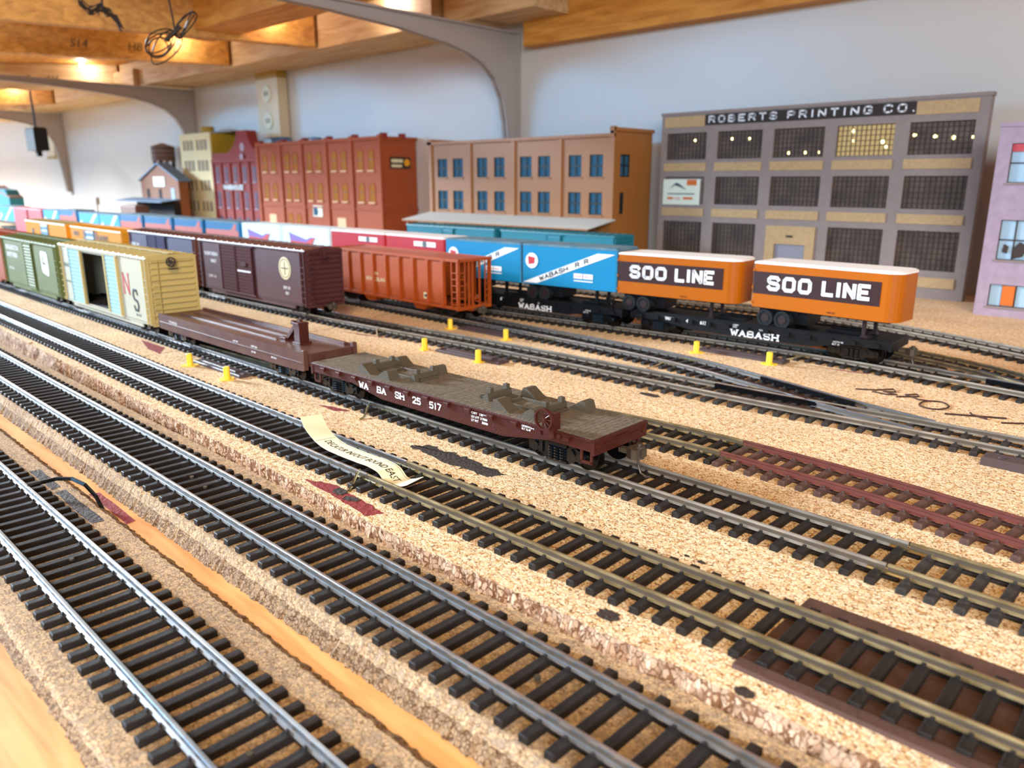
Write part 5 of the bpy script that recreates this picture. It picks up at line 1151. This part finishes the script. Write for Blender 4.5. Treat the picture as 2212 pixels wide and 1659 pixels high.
# far left odds and ends
fl = thing('locomotive', 'dark teal locomotive far off at the left edge before the wall', 'locomotive', (-2640, 640, 0))
q = MB(); q.box(-120, 110, -18, 18, 12, 56); q.prism([(-120, 56), (100, 56), (70, 78), (-120, 84)], 'y', -16, 16); part('body', q, 'tealcar', fl); part('roof', MB().prism([(-60, 82), (110, 56), (110, 60), (-60, 90)], 'y', -17, 17), 'tank', fl)
for x in (-90, -60, 60, 90): part('wheel', MB().cyl((x, 7), 6.5, -12, 12, axis='y', n=14), 'wheel', fl)
lo = thing('timber_load', 'dark brown stacked load on a low car left of the brown mill', 'freight load', (-1720, 650, 0))
part('load', MB().box(-45, 35, -14, 14, 16, 54, b=3), 'tank', lo); part('car_floor', MB().box(-90, 80, -15, 15, 8, 16), 'dark_inside', lo)
for x in (-60, 50): part('wheel', MB().cyl((x, 6), 6, -12, 12, axis='y', n=14), 'wheel', lo)
sgp = thing('signal_post', 'small pale signal post standing before the far wall', 'signal', (-1940, 650, 0)); part('post', MB().cyl((0, 0), 2, 0, 58, n=8), 'bracket', sgp); part('signal_head', MB().box(-7, 7, -4, 4, 50, 66, b=1), 'bracket', sgp)

# ------------------------------------------------------------------ upper shelf: planks, joists, brackets, lights, cables
def board(name, x0, x1, y0, y1, z0, z1, m, label, cat='board'):
    return tagit(part(name, MB().box(x0, x1, y0, y1, z0, z1), m, None), label, cat)
board('shelf_deck', -3700, 500, 375, WY, 348, 360, 'orange_pine', 'thin pine shelf deck lying over the joists')
board('ledger_board', -740, 500, 790, WY, 271, 347, 'orange_pine', 'orange pine ledger board along the top of the wall at the right')
board('shelf_plank', -3200, -830, 712, WY-1, 298, 347, 'pale_pine', 'long pale pine plank along the wall above the brick buildings')
board('shelf_plank', -824, -664, 728, 789, 300, 347, 'pale_pine', 'short bright pine plank end beside the nearer shelf bracket')
board('cross_board', -1215, -640, 540, 603, 308, 347, 'orange_pine', 'pine cross board with a sawn end behind the hanging cable loop')
def joist(xa, ya, xb, yb, z0, z1, label, m='joist', tmark=None, lamp=None):
    d = Vector((xb-xa, yb-ya, 0)); L = d.length; t = thing('joist', label, 'joist', (xa, ya, z0), math.atan2(d.y, d.x))
    part('beam', MB().box(0, L, 0, 20, 0, z1-z0), m, t)
    if tmark:
        for k, (tx, u) in enumerate(tmark): text(tx, 13, 'cable', t, (u, -.15, (z1-z0)*.3), name='pencil_mark', shear=.2)
    return t
joist(-1196-105*.4, 316-378*.4, -1094, 706, 300, 347, 'nearest pine joist, behind the upper cable bundle', tmark=[('514', 255)])
joist(-1497-129*.7, 388-313*.7, -1368, 706, 300, 347, 'pine joist with pencilled marks, lit by the lamp behind the cable loop', tmark=[('S14', 335), ('HB', 420), ('L', 490)])
joist(-2040, 505, -1880, 706, 296, 347, 'lowest visible pine joist with pencilled marks and a bright lamp patch', m='pale_pine', tmark=[('43', 60), ('S15', 110)])
joist(-2560, 500, -2330, 706, 296, 347, 'far pine joist beside the left bracket')
board('joist_block', -1905, -1780, 700, 711, 288, 330, 'pale_pine', 'short pale wooden block at the end of the lowest joist', 'block')
def bracket(x, label):
    t = thing('shelf_bracket', label, 'bracket', (x, WY, 286))
    o = [(0, 4), (-8, 6), (-420, 6), (-420, -2), (-300, -5), (-200, -11), (-130, -19), (-95, -26), (-66, -37), (-45, -54), (-32, -76), (-25, -105), (-20, -150), (-14, -215), (0, -215)]
    P = [(y, z) for y, z in o]
    part('web', MB().prism(P, 'x', -1.6, 1.6), 'bracket', t)
    fl_ = MB(); inner = o[3:14]
    for a, b in zip(inner, inner[1:]): fl_.add([(-6, a[0], a[1]), (6, a[0], a[1]), (6, b[0], b[1]), (-6, b[0], b[1]), (-6, a[0]+.3, a[1]+1.6), (6, a[0]+.3, a[1]+1.6), (6, b[0]+1, b[1]+1.4), (-6, b[0]+1, b[1]+1.4)], [(0, 1, 2, 3), (4, 5, 6, 7), (0, 4, 7, 3), (1, 5, 6, 2)])
    fl_.box(-7, 7, -420, 0, 5, 7.5); fl_.box(-8, 8, -2.5, 0, -225, 7)
    part('flange', fl_, 'bracket', t); return t
bracket(-772, 'grey curved steel shelf bracket above the tan brown building')
bracket(-1750, 'grey curved steel shelf bracket above the cream tower')
bracket(-2620, 'grey curved steel shelf bracket near the left edge')
# lamps of the shelf
def led(x, y, z, label, power=.16, tgt=(0, 0)):
    t = tagit(part('shelf_lamp', MB().cyl((0, 0), 2.6, -5, 0, n=14, r2=4), 'led', None, loc=(x, y, z)), label, 'lamp')
    l = bpy.data.lights.new('lamp_light', 'POINT'); l.energy = power; l.color = (1, .97, .93); l.shadow_soft_size = .004
    o = bpy.data.objects.new('lamp_light', l); COL.objects.link(o); o.location = Vector((x+tgt[0], y+tgt[1], z-9))*S
led(-1376, 622, 345, 'small bright lamp behind the hanging cable loop', .13)
led(-1893, 640, 345, 'small bright lamp above the lowest visible joist', .18)
led(-2392, 620, 345, 'small bright lamp near the left edge above the black adapter', .2)
led(-905, 698, 346, 'small lamp above the nearer shelf bracket', .2)
led(-1098, 640, 345, 'small lamp beside the nearest joist, under the cross board', .09)
# outlet strip, adapters, cables
ps = thing('outlet_strip', 'beige metal outlet strip hanging on the wall over the brick red warehouse', 'power strip', (-1396, 790, 182))
part('housing', MB().box(-38, 38, 0, 20, 0, 124, b=0), 'beige', ps); part('end_cap', MB().box(-38.5, 38.5, -1, 21, 104, 125), 'beige_dk', ps)
for z in (30, 78): s_ = part('socket', MB().cyl((0, z), 15, -2.2, 0, axis='y', n=20), 'poster', ps); part('slot', MB().box(-6, -3, -2.6, -2.2, z-4, z+4).box(3, 6, -2.6, -2.2, z-4, z+4), 'dark_inside', s_)
ad = thing('adapter_box', 'black plug-in adapter hanging on a cord near the left edge', 'adapter', (-2040, 575, 190)); part('housing', MB().box(-30, 30, -14, 14, -22, 28, b=3), 'black', ad); part('cord', MB().tube([(0, 0, 26), (2, 0, 60), (-2, 0, 107)], 2.2, 6), 'cable', ad); part('plug', MB().box(-6, 6, -5, 5, -34, -21), 'black', ad)
ba = thing('wall_adapter', 'beige adapter on the wall behind the black hanging adapter', 'adapter', (-2690, 790, 200)); part('housing', MB().box(-34, 34, 0, 22, -32, 66, b=0), 'beige', ba); part('cover_lip', MB().box(-36, 36, -2, 0, -34, -26), 'beige_dk', ba)
# cable loop
def loop(c, rx, rz, n, tilt, seg=28):
    P = []
    for i in range(seg+1):
        a = 2*math.pi*i/seg; u, v = rx*math.cos(a), rz*math.sin(a); q = u*math.cos(tilt)-v*math.sin(tilt)
        P.append((c[0]+.72*q, c[1]+.69*q+1.5*math.sin(a*2+n), c[2]+u*math.sin(tilt)+v*math.cos(tilt)))
    return P
cb = MB()
cq = lambda u, v, d=0: (-815+.72*u-.69*d, 350+.69*u+.72*d, 232+v)
for n, (rx, rz, du, dv, tl) in enumerate(((15, 9, 0, 0, .5), (17, 11, 1, 1, .6), (12, 6, -2, -1, .4), (20, 10, 5, -3, .75), (11, 8, -3, -2, .3))): cb.tube(loop(cq(du, dv), rx, rz, n, tl), .7, 6)
for n in range(3): cb.tube(loop(cq(25+n, 19-n), 15, 3.0+1.2*n, n, .85), .7, 6)
cb.tube([cq(15, 125), cq(14, 60), cq(13, 40), cq(15, 26), cq(16, 12), cq(8, 2)], .9, 6); cb.tube([cq(6, 4), cq(14, 10), cq(22, 16)], 2.2, 8)
tagit(part('cable_loop', cb, 'cable', None), 'dark coiled cable loop hanging below the joists at upper left', 'cable')
cb = MB()
cq = lambda u, v, d=0: (-950+.72*u-.69*d, 350+.69*u+.72*d, 278+v)
rn = random.Random(3)
for n in range(11):
    g_ = lambda a: rn.uniform(-a, a)
    cb.tube([cq(-24+g_(3), 12+g_(4)), cq(-14+g_(3), 2+g_(4)), cq(-4+g_(3), 6+g_(4)), cq(6+g_(3), g_(4)), cq(13+g_(2), -6+g_(4)), cq(17+g_(3), -15+g_(4))], .8, 5)
cb.tube([cq(0, 5), cq(1, 40), cq(0, 70)], 1.1, 6)
tagit(part('cable_bundle', cb, 'cable', None), 'tangled dark cable bundle at the top edge', 'cable')
